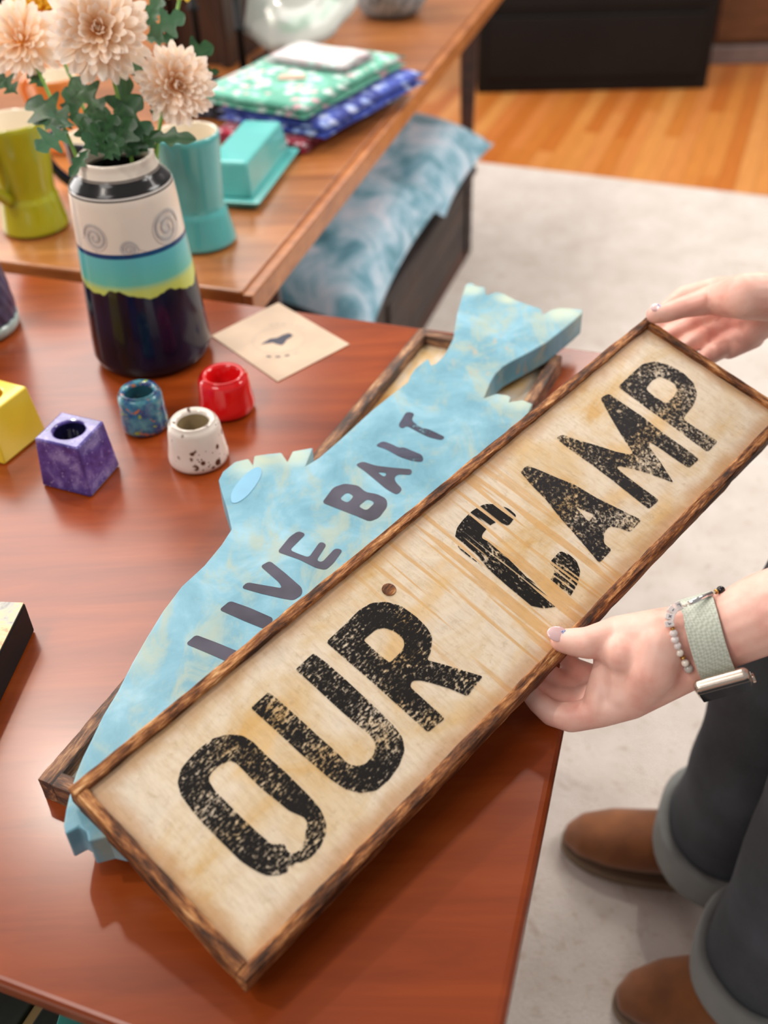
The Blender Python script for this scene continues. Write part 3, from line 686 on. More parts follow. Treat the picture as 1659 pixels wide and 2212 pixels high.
# ================================================================== NAVY RIBBED VASE (left edge)
nb = onz(-52, 712, TZ)
t = NT('ribbed_navy_glaze'); v = t.coord(); s3 = t.sep(v)
t.set(col=t.ramp(t.noise(v, 40), [(.3, srgb(36, 40, 76)), (.7, srgb(76, 82, 118))]), rough=.35, coat=.3); NV = t.m
nv = thing('ribbed_vase', 'navy ribbed ceramic vase with a pale foot at the table edge', 'vase', nb)
mb = MB(); prof = []; n = 120
d_ = depth_of(nb) / FPX; HN = .21
mb2 = MB(); vs = []; fs = []; K = 60
for k in range(K + 1):
    f = k / K; z = .018 + f * (HN - .018); r = (96 - 44 * f ** 1.3) * d_ * (1 - .04 * (1 - f) ** 8)
    for i in range(n):
        th = 2 * pi * i / n; vs.append(V(((r + .0011 * sin(th * 22 + z * 190)) * cos(th), (r + .0011 * sin(th * 22 + z * 190)) * sin(th), z)))
for k in range(K):
    for i in range(n): j = (i + 1) % n; fs.append((k * n + i, k * n + j, (k + 1) * n + j, (k + 1) * n + i))
fs.append(tuple(K * n + i for i in range(n))); fs.append(tuple(range(n - 1, -1, -1)))
mb2.add(vs, fs); mb2.build('body', NV, nv, True)
MB().lathe([(0, .0006), (88 * d_, .0006), (94 * d_, .006), (95 * d_, .0178), (0, .0178)], 64).build('foot', glaze('pale_foot_glaze', srgb(170, 186, 184), .05), nv, True)

# ================================================================== CANDLE HOLDERS
def holder(name, label, base, top, rb, rtop, rh, mat, inner=None, asym=0):
    b = onz(*base, TZ); ob = thing(name, label, 'candle holder', b, group=None)
    h = zat(b.x, b.y, top) - TZ; s = depth_of(b) / FPX; st = depth_of(b + V((0, 0, h))) / FPX
    R0, R1, RH = rb * s, rtop * st, rh * st
    MB().lathe([(0, .0008), (R0 * .86, .0008), (R0 * .965, .0028), (R0, .007), (R0 * .985, .013), (R0 + (R1 - R0) * .5, h * .52), (R1 + .001, h * .86), (R1 - .0008, h * .945), (R1 - .004, h * .99),
                (R1 * .5 + RH * .5 + .001, h + .0006), (RH + .0015, h - .0006), (RH, h - .003), (RH * .97, h * .5), (RH * .9, h * .36), (0, h * .34)], 56).build('body', mat, ob, True)
    if inner is not None: MB().lathe([(RH - .0003, h - .0045), (RH * .965, h * .5), (RH * .895, h * .37), (0, h * .35)], 48, cap=False).build('socket', inner, ob, True)
    return ob
t = NT('speckled_white_glaze'); v = t.coord(); d1 = t.voro(v, 80); n = t.noise(v, 34, 2)
m1 = t.math('MULTIPLY', t.step(d1, .36, .24), t.step(n, .46, .52)); d2 = t.voro(t.coord(loc=(1, 2, 3)), 210); m2 = t.math('MULTIPLY', t.step(d2, .24, .16), t.step(t.noise(v, 22, 2), .52, .62))
t.set(col=t.mix(t.math('MAXIMUM', m1, m2), t.ramp(t.noise(v, 20), [(.3, srgb(222, 208, 196)), (.7, srgb(238, 228, 220))]), srgb(78, 46, 28)), rough=.16, coat=.5); SPK = t.m
t = NT('confetti_glaze'); v = t.coord(); n = t.noise(v, 110, 3, .6, .8); n2 = t.noise(t.coord(loc=(4, 2, 7)), 100, 3, .6); n3 = t.noise(t.coord(loc=(9, 5, 1)), 60, 3)
col = t.ramp(n3, [(.38, srgb(36, 66, 120)), (.5, srgb(52, 112, 140)), (.64, srgb(92, 156, 164))])
col = t.mix(t.step(n, .60, .66), col, srgb(190, 112, 60)); col = t.mix(t.step(n2, .62, .68), col, srgb(150, 170, 60))
t.set(col=col, rough=.14, coat=.5); CONF = t.m
REDG = glaze('red_glaze', srgb(214, 20, 24), .05, .09)
holder('round_candle_holder', 'glossy red round candle holder beside the printed card', (492, 882), 807, 60, 53, 35, REDG)
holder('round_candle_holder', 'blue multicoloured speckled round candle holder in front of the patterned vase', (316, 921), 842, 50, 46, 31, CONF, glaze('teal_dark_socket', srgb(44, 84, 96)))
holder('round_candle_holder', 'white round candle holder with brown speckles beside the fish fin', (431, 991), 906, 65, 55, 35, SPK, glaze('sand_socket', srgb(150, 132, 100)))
def cube_holder(name, label, base4, h, shrink, mat, hole_r, inner):
    c = sum(base4, V()) / 4; ob = thing(name, label, 'candle holder', V((c.x, c.y, TZ)))
    bq = [V((p.x - c.x, p.y - c.y, .0008)) for p in base4]; tq = [V((p.x * shrink, p.y * shrink, h)) for p in bq]
    n = 40; vs = list(bq) + list(tq); fs = [(3, 2, 1, 0)] + [(i, (i + 1) % 4, 4 + (i + 1) % 4, 4 + i) for i in range(4)]
    # top face with a round hole
    a0 = atan2(tq[0].y, tq[0].x); o = len(vs)
    vs += [V((hole_r * cos(a0 + 2 * pi * i / n), hole_r * sin(a0 + 2 * pi * i / n), h)) for i in range(n)]
    vs += [V((hole_r * .95 * cos(a0 + 2 * pi * i / n), hole_r * .95 * sin(a0 + 2 * pi * i / n), h * .4)) for i in range(n)]
    for k in range(4):
        i0 = k * n // 4; i1 = (k + 1) * n // 4
        fs.append(tuple([4 + k, 4 + (k + 1) % 4] + [o + (i % n) for i in range(i1, i0 - 1, -1)]))
    for i in range(n): j = (i + 1) % n; fs.append((o + i, o + j, o + n + j, o + n + i))
    fs.append(tuple(o + n + i for i in range(n)))
    mb = MB(); mb.add(vs, fs); mb.build('body', mat, ob, False, bevel=.0022, seg=3)
    MB().lathe([(0, h * .4 + .0004), (hole_r * .945, h * .4 + .0004), (hole_r * .985, h - .003)], 40, cap=False).build('socket', inner, ob, True)
    return ob
t = NT('purple_mottled_glaze'); v = t.coord(); n = t.noise(v, 45, 5, .7, .5); sp = t.voro(v, 190)
col = t.ramp(n, [(.34, srgb(54, 40, 110)), (.5, srgb(84, 70, 148)), (.66, srgb(140, 128, 186))])
t.set(col=t.mix(t.math('MULTIPLY', t.step(sp, .2, .1), .7), col, srgb(176, 168, 210)), rough=.2, coat=.4); PURP = t.m
pbs = [onz(92, 1050, TZ), onz(198, 1077, TZ), onz(260, 1006, TZ)]; pbs.append(pbs[0] + pbs[2] - pbs[1])
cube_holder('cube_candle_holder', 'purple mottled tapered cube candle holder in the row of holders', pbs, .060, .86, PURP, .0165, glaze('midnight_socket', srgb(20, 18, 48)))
YEL = glaze('yellow_glaze', srgb(236, 206, 60), .05, .22)
yb1, yb2 = onz(11, 1006, TZ), onz(101, 932, TZ); ed = yb2 - yb1; pr_ = V((-ed.y, ed.x, 0))
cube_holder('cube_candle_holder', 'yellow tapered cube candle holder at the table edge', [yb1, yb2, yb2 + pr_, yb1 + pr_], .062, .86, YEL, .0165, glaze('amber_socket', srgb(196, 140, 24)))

# ================================================================== CARD
CARDM = plain('kraft_card', srgb(196, 172, 150), .75); INKC = plain('card_ink', srgb(62, 62, 76), .7); INKF = plain('faint_ink', srgb(176, 158, 146), .8)
cc = [onz(*q, TZ) for q in ((457, 727), (601, 655), (755, 745), (600, 826))]
cm = sum(cc, V()) / 4; card = thing('printed_card', 'square kraft card with a small dark bird printed in a circle', 'card', V((cm.x, cm.y, TZ)))
MB().prism([(p.x - cm.x, p.y - cm.y) for p in cc], .0004, .0012).build('paper', CARDM, card)
zc = lambda x, y: onz(450 + x * .1929, 640 + y * .1929, TZ + .0012)
bird = [(585, 540), (640, 505), (690, 475), (770, 465), (840, 430), (900, 412), (950, 435), (920, 465), (880, 485), (850, 530), (820, 550), (760, 535), (720, 520), (660, 530)]
MB().flat([(zc(*p).x - cm.x, zc(*p).y - cm.y) for p in bird], .00135).build('bird_print', INKC, card)
ctr = zc(790, 490) - V((cm.x, cm.y, 0))
def arc(a0, a1, r, wd, mat, nm, zz=.0013):
    mb = MB(); k = 14; vs = []
    for i in range(k + 1):
        th = a0 + (a1 - a0) * i / k
        for q in (r - wd, r + wd): vs.append(V((ctr.x + q * cos(th), ctr.y + q * sin(th), zz)))
    mb.recalc = False; mb.add(vs, [(2 * i, 2 * i + 1, 2 * i + 3, 2 * i + 2) for i in range(k)]); mb.build(nm, mat, card)
arc(0, 2 * pi, .0335, .0004, INKF, 'ring_print')
for a0 in (.75, .95, 1.15, 1.42, 1.62, 1.82): arc(a0, a0 + .11, .041, .0016, INKF, 'mark_print')
for a0 in (-1.9, -1.62, -1.34, -1.06): arc(a0, a0 + .15, .041, .0017, INKC if a0 < -1.3 else INKF, 'mark_print')

# ================================================================== PAINTED PANEL AT LEFT EDGE
t = NT('oil_paint'); n = t.noise(t.coord(), 24, 5, .7, 1.0); t.set(col=t.ramp(n, [(.32, srgb(96, 100, 108)), (.45, srgb(176, 172, 164)), (.55, srgb(214, 190, 140)), (.66, srgb(196, 130, 90))]), rough=.4); t.bump(n, .5, .002); OIL = t.m
th0 = .036; pA = onz(54, 1300, TZ + th0); pB_ = onz(0, 1408, TZ + th0); dA = (pB_ - pA).normalized(); nA = V((dA.y, -dA.x, 0))
if nA.x > 0: nA = -nA
pan = thing('painted_panel', 'small abstract painting on a thick black-edged panel', 'painting', M=frame(V((pA.x, pA.y, TZ)), nA, -dA if nA.cross(-dA).z > 0 else dA, V((0, 0, 1))))
sg = -1 if nA.cross(-dA).z > 0 else 1
yy = (-.30, 0) if sg < 0 else (0, .30)
MB().box(0, .24, yy[0], yy[1], .0006, th0 - .001).build('black_edge', BLK, pan, bevel=.002)
MB().box(.001, .239, yy[0] + .001, yy[1] - .001, th0 - .0009, th0).build('painted_face', OIL, pan)

# ================================================================== SIGN MATERIALS
def burnt(name, tint=1.0, rot=0, grey=0.0):
    t = NT(name); a_, b_ = (9, 62) if not rot else (62, 9)
    n = t.noise(t.coord((a_, b_, 62)), 2.2, 5, .62, .6); n2 = t.noise(t.coord((a_ * 5, b_ * 5, 240)), 2.2, 5, .7); n3 = t.noise(t.coord((14, 14, 14)), 2, 2)
    f = t.math('ADD', t.math('ADD', t.math('MULTIPLY', n, .45), t.math('MULTIPLY', n2, .3)), t.math('MULTIPLY', n3, .25))
    g = lambda r, g_, b: tuple(x * (1 - grey) + (.12 + .25 * sum(srgb(r, g_, b)) / 3) * grey * .9 for x in srgb(r, g_, b))
    t.set(col=t.ramp(f, [(.39, g(36, 22, 16)), (.46, g(82, 48, 28)), (.515, g(138, 84, 46)), (.57, g(190, 132, 80)), (.63, g(228, 186, 136))]), rough=.62, spec=.3)
    t.bump(f, .5, .003); return t.m
BURNT = burnt('burnt_pine'); BURNTS = burnt('burnt_pine_end', rot=1); BURNTG = burnt('weathered_pine', grey=.32); BURNTGS = burnt('weathered_pine_end', rot=1, grey=.32)
t = NT('whitewashed_pine'); v = t.coord()
big = t.noise(t.coord((5, 9, 9)), 1.6, 5, .62, .6); fine = t.noise(t.coord((150, 30, 30)), 2.0, 4, .7); sp = t.noise(v, 130, 4, .7)
base = t.ramp(big, [(.34, srgb(204, 164, 104)), (.44, srgb(212, 188, 152)), (.56, srgb(222, 206, 184)), (.7, srgb(208, 194, 176))])
s3 = t.sep(v)
msk = t.math('MULTIPLY', t.step(s3[0], .23, .30), t.step(s3[0], .47, .42))
wv = t.noise(t.coord((1, .04, 1), (0, 0, radians(-10))), 150, 1.5, .5, .1)
col = t.mix(t.math('MULTIPLY', t.math('MULTIPLY', t.step(wv, .54, .6), msk), .75), base, srgb(206, 158, 92))
stain = t.step(t.noise(t.coord((8, 14, 14), loc=(.2, .7, 0)), 1.3, 3, .5), .56, .68)
col = t.mix(t.math('MULTIPLY', stain, .6), col, srgb(214, 172, 104))
edg = t.math('MINIMUM', t.math('MINIMUM', t.math('MULTIPLY', s3[1], -1.0), t.math('ADD', s3[1], .1739)), t.math('MINIMUM', s3[0], t.math('SUBTRACT', .7104, s3[0])))
edn = t.math('ADD', edg, t.math('MULTIPLY', t.math('SUBTRACT', t.noise(v, 38, 4, .6), .5), .02))
col = t.mix(t.math('MULTIPLY', t.step(edn, .026, .012), .62), col, srgb(176, 122, 66))
col = t.mix(t.math('MULTIPLY', t.step(sp, .56, .72), .32), col, srgb(164, 136, 100))
col = t.mix(t.math('MULTIPLY', t.step(fine, .4, .75), .3), col, srgb(160, 126, 84))
t.set(col=col, rough=.62); t.bump(fine, .35, .0015); BOARD = t.m
def ink(name, col, lo, hi, sc=(60, 26, 26), stripes=None, soft=.09, detail=6):
    t = NT(name); v = t.coord(); n = t.noise(t.coord(sc, (0, 0, radians(-8))), 3.4, detail, .8, .4); n2 = t.noise(v, 22, 3, .5); n3 = t.noise(v, 420, 2, .6)
    f = t.math('ADD', t.math('ADD', t.math('MULTIPLY', n, .64), t.math('MULTIPLY', n2, .24)), t.math('MULTIPLY', n3, .22))
    a = t.step(f, lo, hi)
    if stripes:
        s3 = t.sep(v); wv = t.noise(t.coord((1, .04, 1), (0, 0, radians(-10))), 150, 1.5, .5, .1)
        m = t.math('MULTIPLY', t.step(s3[0], .23, .30), t.step(s3[0], .47, .42))
        a = t.math('MULTIPLY', a, t.math('SUBTRACT', 1.0, t.math('MULTIPLY', t.step(wv, .525, .55), m)))
    t.set(col=t.ramp(n2, [(.3, tuple(c * .8 for c in col)), (.7, tuple(c * 1.5 for c in col))]), rough=.7, spec=.15, alpha=a); return t.m
INK = ink('worn_black_ink', srgb(22, 20, 20), .49, .555, (50, 165, 60)); INKS = ink('striped_black_ink', srgb(20, 18, 18), .455, .525, (130, 42, 60), True); INK2 = ink('faded_black_ink', srgb(30, 28, 30), .46, .59, (75, 75, 60))
FINK = ink('fish_letter_ink', srgb(74, 72, 84), .26, .38, (14, 20, 20)); FINK2 = ink('fish_letter_faded_ink', srgb(70, 70, 86), .38, .56, (14, 20, 20))

def strip(L, w_, z0, z1, mat, parent, M, seed, name='frame_strip', amp=.0009):
    """rough-sawn strip along local x: 0..L, y 0..w, z z0..z1"""
    mb = MB(); n = max(8, int(L / .008)); cs = []
    for a, b in ((0, z0), (w_, z0), (w_, z1), (0, z1)): cs.append((a, b))
    cross = [(0, z0), (w_ / 2, z0), (w_, z0), (w_, (z0 + z1) / 2), (w_, z1 - .0012), (w_ - .0014, z1), (w_ / 2, z1), (.0014, z1), (0, z1 - .0012), (0, (z0 + z1) / 2)]
    vs = []; fs = []; k = len(cross)
    for i in range(n + 1):
        x = L * i / n
        for j, (a, b) in enumerate(cross):
            q = mnoise.noise_vector(V((x * 55, j * 1.7 + seed, seed * 3.1))) * amp + mnoise.noise_vector(V((x * 190, j * 2.3, seed))) * amp * .5
            yy = a + q.y; zz = b + min(q.z, .0) * (1.6 if b > (z0 + z1) / 2 else .3)
            vs.append(M @ V((x, yy, zz)))
    for i in range(n):
        for j in range(k): j2 = (j + 1) % k; fs.append((i * k + j, i * k + j2, (i + 1) * k + j2, (i + 1) * k + j))
    fs.append(tuple(range(k))); fs.append(tuple(n * k + j for j in range(k)))
    mb.add(vs, fs); o = mb.build(name, mat, parent, True); sharp(o, 35); return o

# ------------------------------------------------------------------ OUR CAMP sign (held)
SA = V((-.21804666, .41292516, .82269827)); SL = V((.69402772, .71625713, .07280968)).normalized()
SWd = V((.70489503, -.65546016, -.27109957)); SWd = (SWd - SL * SWd.dot(SL)).normalized(); SN = SL.cross(-SWd).normalized()
LS, WS, HF, FWD, BZ = .7104, .1739, .0255, .0088, -.0055
SM = frame(SA, SL, -SWd, SN); SMI = SM.inverted()
sign = thing('framed_sign', 'long whitewashed board sign reading OUR CAMP held in two hands', 'sign', M=SM)
MB().box(FWD * .6, LS - FWD * .6, -WS + FWD * .6, -FWD * .6, -HF * .72, BZ).build('board', BOARD, sign)
I4 = Matrix.Identity(4)
strip(LS, FWD, -HF, 0, BURNT, sign, Matrix.Translation((0, -FWD, 0)), 1)
strip(LS, FWD, -HF, 0, BURNT, sign, Matrix.Translation((0, -WS, 0)), 2)
RZ = Matrix.Rotation(-pi / 2, 4, 'Z')
strip(WS - 2 * FWD - .0006, FWD, -HF, -.0002, BURNTS, sign, Matrix.Translation((0, -FWD - .0003, 0)) @ RZ, 3)
strip(WS - 2 * FWD - .0006, FWD, -HF, -.0002, BURNTS, sign, Matrix.Translation((LS - FWD, -FWD - .0003, 0)) @ RZ, 4)
def onsign(u, v, h):
    d = ray(u, v); p0 = SA + SN * h; q = CAM + d * ((p0 - CAM).dot(SN) / d.dot(SN)); return SMI @ q
def zoomer(ox, oy, k): return lambda p: (ox + p[0] * k, oy + p[1] * k)
Z5 = zoomer(340, 1250, 760 / 1659); Z6 = zoomer(920, 740, 739 / 1659); Z8 = zoomer(380, 840, 680 / 1659)
def letter(pts, holes, zf, mapper, mat, parent, h, cut=3.2, nm='painted_letter'):
    P = [zf(p) for p in pts]; P = soften(P, cut, 2)
    Hs = [soften([zf(p) for p in hh], cut, 2) for hh in holes]
    f = lambda q: tuple(mapper(q[0], q[1]))[:2]
    return MB().flat([f(q) for q in P], h, holes=[[f(q) for q in hh] for hh in Hs]).build(nm, mat, parent)
mp = lambda u, v: onsign(u, v, BZ)
hz = BZ + .0004
O_o = [(95, 960), (110, 900), (150, 850), (200, 800), (260, 755), (330, 735), (400, 740), (450, 770), (520, 840), (600, 910), (660, 970), (720, 1030), (770, 1090), (795, 1150), (795, 1200), (770, 1260), (730, 1310), (680, 1340), (650, 1335), (620, 1380), (570, 1400), (510, 1400), (450, 1370), (390, 1330), (340, 1280), (280, 1220), (220, 1160), (160, 1090), (110, 1020)]
O_i = [(240, 950), (250, 920), (290, 880), (340, 860), (370, 868), (430, 930), (490, 990), (560, 1045), (620, 1095), (690, 1125), (708, 1150), (698, 1200), (690, 1250), (660, 1290), (635, 1300), (610, 1285), (600, 1250), (540, 1255), (470, 1195), (400, 1130), (330, 1060), (270, 1000)]
U_o = [(440, 610), (525, 535), (590, 590), (690, 680), (760, 745), (840, 815), (900, 875), (940, 885), (980, 875), (1020, 830), (1030, 780), (1000, 735), (930, 680), (860, 620), (790, 555), (720, 490), (650, 430), (735, 352), (800, 400), (880, 470), (960, 545), (1040, 620), (1110, 690), (1155, 750), (1165, 810), (1140, 880), (1090, 950), (1030, 1000), (960, 1012), (890, 995), (820, 950), (750, 890), (680, 830), (610, 765), (540, 700)]
R_o = [(795, 300), (870, 230), (950, 150), (1010, 115), (1080, 110), (1150, 130), (1220, 180), (1270, 230), (1295, 275), (1290, 340), (1270, 385), (1350, 405), (1430, 430), (1535, 462), (1460, 555), (1380, 520), (1300, 495), (1240, 480), (1200, 482), (1190, 510), (1250, 565), (1355, 660), (1275, 725), (1180, 640), (1080, 550), (980, 460), (880, 375)]
R_i = [(970, 290), (1030, 240), (1070, 232), (1120, 250), (1160, 285), (1165, 320), (1140, 355), (1095, 398), (1030, 345)]
C_o = [(260, 795), (290, 783), (340, 785), (400, 805), (440, 840), (398, 890), (350, 868), (315, 882), (275, 925), (268, 948), (300, 965), (360, 1010), (430, 1080), (490, 1140), (550, 1182), (580, 1180), (615, 1135), (625, 1105), (597, 1070), (650, 1012), (690, 1025), (730, 1060), (748, 1110), (735, 1170), (700, 1230), (640, 1280), (570, 1290), (500, 1275), (430, 1215), (360, 1150), (280, 1090), (210, 1040), (160, 1000), (140, 950), (150, 900), (180, 860), (220, 820)]
A_o = [(455, 625), (490, 598), (540, 615), (620, 650), (720, 690), (820, 750), (900, 790), (980, 830), (1045, 860), (990, 920), (930, 898), (885, 893), (862, 925), (862, 975), (900, 1005), (840, 1070), (790, 1010), (730, 940), (650, 850), (580, 760), (510, 690)]
A_i = [(725, 797), (815, 835), (790, 872)]
M_o = [(630, 465), (660, 447), (740, 475), (830, 500), (920, 530), (990, 545), (1005, 535), (960, 470), (900, 370), (845, 270), (885, 248), (960, 300), (1050, 360), (1150, 440), (1250, 510), (1325, 565), (1275, 610), (1200, 560), (1130, 510), (1080, 480), (1085, 510), (1130, 570), (1200, 680), (1120, 650), (1030, 620), (935, 598), (925, 608), (960, 640), (1040, 700), (1130, 765), (1080, 808), (1000, 745), (900, 665), (800, 590), (700, 520)]
P_o = [(932, 215), (1000, 150), (1050, 105), (1110, 92), (1180, 110), (1250, 150), (1300, 200), (1315, 250), (1300, 300), (1265, 345), (1245, 370), (1300, 410), (1415, 480), (1365, 532), (1280, 470), (1180, 395), (1080, 325), (1000, 265)]
P_i = [(1065, 225), (1100, 180), (1140, 168), (1200, 195), (1218, 225), (1205, 260), (1165, 297), (1110, 265)]
for o_, i_, zf, mt in ((O_o, [O_i], Z5, INK), (U_o, [], Z5, INK), (R_o, [R_i], Z5, INK), (C_o, [], Z6, INKS), (A_o, [A_i], Z6, INK2), (M_o, [], Z6, INK2), (P_o, [P_i], Z6, INK2)):
    letter(o_, i_, zf, mp, mt, sign, hz)
kp = mp(840, 1274)
MB().lathe([(0, 0), (.0054, 0), (.0058, .0004), (.0052, .0009), (.003, .0006), (0, .0007)], 24).build('knot_plug', BURNT, sign, True, loc=(kp.x, kp.y, BZ + .0001))

# ------------------------------------------------------------------ framed sign lying underneath
UZ = TZ + .0245
uA, uB = onz(82, 1682, UZ), onz(906, 708, UZ); uX = (uB - uA).normalized(); uY = V((-uX.y, uX.x, 0)); LU = (uB - uA).length; WU = .182
under = thing('framed_sign', 'framed wooden sign lying face up on the table beneath the blue fish', 'sign', M=frame(V((uA.x, uA.y, TZ)), uX, uY, V((0, 0, 1))))
UF = .0125
t = NT('under_board'); n = t.noise(t.coord((4, 9, 9)), 2.2, 5, .6); t.set(col=t.ramp(n, [(.34, srgb(196, 140, 70)), (.46, srgb(214, 176, 120)), (.6, srgb(226, 214, 200))]), rough=.6)
MB().box(UF * .6, LU - UF * .6, -WU + UF * .6, -UF * .6, .001, .010).build('board', t.m, under)
strip(LU, UF, .0005, .0245, BURNTG, under, Matrix.Translation((0, -UF, 0)), 11)
strip(LU, UF, .0005, .0245, BURNTG, under, Matrix.Translation((0, -WU, 0)), 12)
strip(WU - 2 * UF - .0006, UF, .0005, .0242, BURNTGS, under, Matrix.Translation((0, -UF - .0003, 0)) @ RZ, 13)
strip(WU - 2 * UF - .0006, UF, .0005, .0242, BURNTGS, under, Matrix.Translation((LU - UF, -UF - .0003, 0)) @ RZ, 14)

# ------------------------------------------------------------------ blue fish sign
FT = .0285; FZ0 = UZ + .0004; FZ = FZ0 + FT
fish_px = [(1005, 616), (1010, 611), (1020, 610), (1028, 617), (1047, 619), (1051, 637), (1071, 630), (1087, 633), (1115, 648), (1149, 660), (1169, 666), (1173, 679), (1191, 668), (1211, 664), (1239, 666), (1258, 668),
           (1258, 676), (1243, 690), (1215, 713), (1181, 739), (1155, 754), (1131, 767), (1108, 779), (1087, 791), (1070, 808), (1059, 827), (1046, 859), (1071, 850), (1097, 853), (1104, 857), (1100, 868), (1129, 863), (1151, 872), (1140, 895),
           (1085, 960), (1030, 1010), (985, 1075), (930, 1180), (860, 1290), (770, 1410), (670, 1520), (560, 1625), (450, 1720), (360, 1785), (300, 1822), (232, 1806), (190, 1817), (187, 1797), (171, 1786), (141, 1802), (137, 1780), (142, 1748), (152, 1706), (163, 1672), (177, 1637), (196, 1599),
           (222, 1545), (253, 1494), (285, 1431), (316, 1377), (351, 1320), (392, 1266), (441, 1221), (478, 1176), (500, 1142), (491, 1102), (478, 1061), (472, 1036), (481, 1018), (507, 997), (537, 990), (546, 1003), (549, 984), (578, 980), (608, 977), (621, 996), (632, 974), (676, 966), (660, 1006), (689, 988),
           (730, 953), (803, 886), (855, 844), (881, 824), (886, 811), (896, 796), (925, 773), (931, 788), (941, 785), (953, 774), (963, 761), (979, 730), (987, 678)]
fcen = onz(600, 1300, FZ); fish = thing('fish_sign', 'light blue painted wooden fish cutout reading LIVE BAIT', 'sign', V((fcen.x, fcen.y, FZ0)))
ff = lambda u, v: onz(u, v, FZ) - V((fcen.x, fcen.y, FZ0))
t = NT('fish_paint'); v = t.coord(); n1 = t.noise(t.coord((10, 10, 10), (0, 0, radians(-25))), 1.5, 5, .62, .5); n2 = t.noise(t.coord((26, 12, 12), (0, 0, radians(-35))), 1.3, 5, .66, .6); n3 = t.noise(v, 40, 5, .7)
col = t.ramp(n1, [(.34, srgb(92, 146, 166)), (.5, srgb(112, 164, 184)), (.66, srgb(142, 186, 204))])
col = t.mix(t.math('MULTIPLY', t.step(n2, .46, .68), .6), col, srgb(168, 172, 144))
col = t.mix(t.math('MULTIPLY', t.step(n3, .58, .72), .3), col, srgb(160, 172, 156))
# yellowed sanding along the notched fin and tail edge, brown wear dots on the tail
def blob(t, v, c, r1, r2):
    x = t.n('ShaderNodeVectorMath', operation='DISTANCE'); t.put(x.inputs[0], v); x.inputs[1].default_value = c
    return t.step(x.outputs['Value'], r2, r1)
for q, r1 in (((540, 1000), .022), ((640, 985), .018), ((1100, 642), .016), ((1020, 625), .016), ((1215, 675), .022), ((1120, 865), .022)):
    b_ = blob(t, v, tuple(ff(*q)), .004, r1 * 1.5); col = t.mix(t.math('MULTIPLY', b_, .6), col, srgb(196, 204, 176))
wear = t.math('MULTIPLY', blob(t, v, tuple(ff(1075, 770)), .02, .075), t.step(t.noise(t.coord((90, 26, 26), (0, 0, radians(-20))), 1.4, 3), .58, .66))
col = t.mix(t.math('MULTIPLY', wear, .75), col, srgb(168, 156, 138))
t.set(col=col, rough=.5); t.bump(n2, .15, .001); FISHM = t.m
fo = MB().prism([tuple(ff(*p))[:2] for p in fish_px], .0, FT).build('fish_board', FISHM, fish, bevel=.0015, seg=2)
eye = soften([(498, 1081), (500, 1062), (520, 1035), (545, 1013), (562, 1008), (567, 1022), (556, 1045), (535, 1072), (515, 1086), (503, 1088)], 8, 2)
MB().prism([tuple(ff(*p))[:2] for p in eye], FT + .0001, FT + .0005).build('painted_eye', plain('eye_paint', srgb(124, 178, 208), .5), fish)
fmp = lambda u, v: ff(u, v)
fh = FT + .0003
FL_ = [([(52, 1345), (105, 1297), (220, 1340), (345, 1392), (420, 1425), (520, 1345), (560, 1385), (420, 1500), (370, 1480), (270, 1438), (160, 1390)], [], FINK),
       ([(228, 1165), (285, 1118), (390, 1155), (515, 1210), (480, 1272), (370, 1228)], [], FINK),
       ([(345, 1050), (375, 1020), (460, 1035), (560, 1052), (545, 1022), (445, 935), (495, 907), (580, 975), (665, 1050), (665, 1085), (620, 1115), (560, 1105), (450, 1080)], [], FINK),
       ([(535, 860), (600, 780), (645, 750), (685, 765), (650, 800), (600, 850), (640, 868), (700, 890), (760, 805), (795, 820), (740, 905), (770, 915), (840, 840), (880, 850), (830, 920), (790, 955), (740, 945), (650, 900)], [], FINK),
       ([(770, 600), (830, 520), (890, 500), (960, 510), (1000, 545), (1060, 555), (1110, 580), (1115, 620), (1070, 680), (1020, 700), (950, 670), (860, 635)], [[(862, 580), (900, 545), (940, 565), (905, 603)], [(960, 620), (1010, 580), (1050, 600), (1005, 643)]], FINK),
       ([(945, 400), (985, 383), (1050, 405), (1130, 415), (1245, 425), (1240, 455), (1170, 450), (1150, 470), (1160, 495), (1195, 530), (1165, 560), (1110, 530), (1050, 480), (990, 430)], [[(1060, 440), (1112, 443), (1100, 467)]], FINK),
       ([(1050, 300), (1090, 275), (1140, 293), (1175, 312), (1200, 308), (1300, 350), (1305, 385), (1260, 385), (1180, 360), (1110, 320)], [], FINK2),
       ([(1170, 195), (1215, 120), (1260, 130), (1240, 165), (1290, 205), (1330, 212), (1420, 255), (1400, 272), (1330, 255), (1270, 225), (1215, 195), (1195, 212)], [], FINK2)]
for o_, h_, m_ in FL_: letter(o_, h_, Z8, fmp, m_, fish, fh, 4)

# ================================================================== GREEN SLATTED CRATE below the near table edge
GPL = wood('green_painted_slat', srgb(12, 22, 18), srgb(24, 38, 32), srgb(60, 66, 48), 0, .6, 0, 2, 10, .2)
TAN = plain('bare_wood_strip', srgb(150, 128, 84), .7)
gc = onz(-60, 2230, .42); gx = (onz(30, 2212, .42) - onz(75, 2145, .42)).normalized(); gy = V((-gx.y, gx.x, 0))
cr = thing('slatted_crate', 'dark green slatted crate standing on the floor below the near table edge', 'crate', M=frame(V((gc.x - .1, gc.y + .12, .0095)), gx, gy, V((0, 0, 1))))
for k in range(8):
    y = -.02 + k * .052
    MB().box(-.22, .34, y, y + .036 + .004 * (k % 2), .40, .412).build('top_slat', GPL, cr, bevel=.002)
    if k < 7: MB().box(-.22, .34, y + .0405, y + .0515, .395, .406).build('top_strip', TAN, cr, bevel=.001)
for x, y in ((-.215, -.015), (.305, -.015), (-.215, .345), (.305, .345)): MB().box(x, x + .03, y, y + .03, 0, .394).build('post', GPL, cr, bevel=.002)
tb = onz(258, 2232, .40)
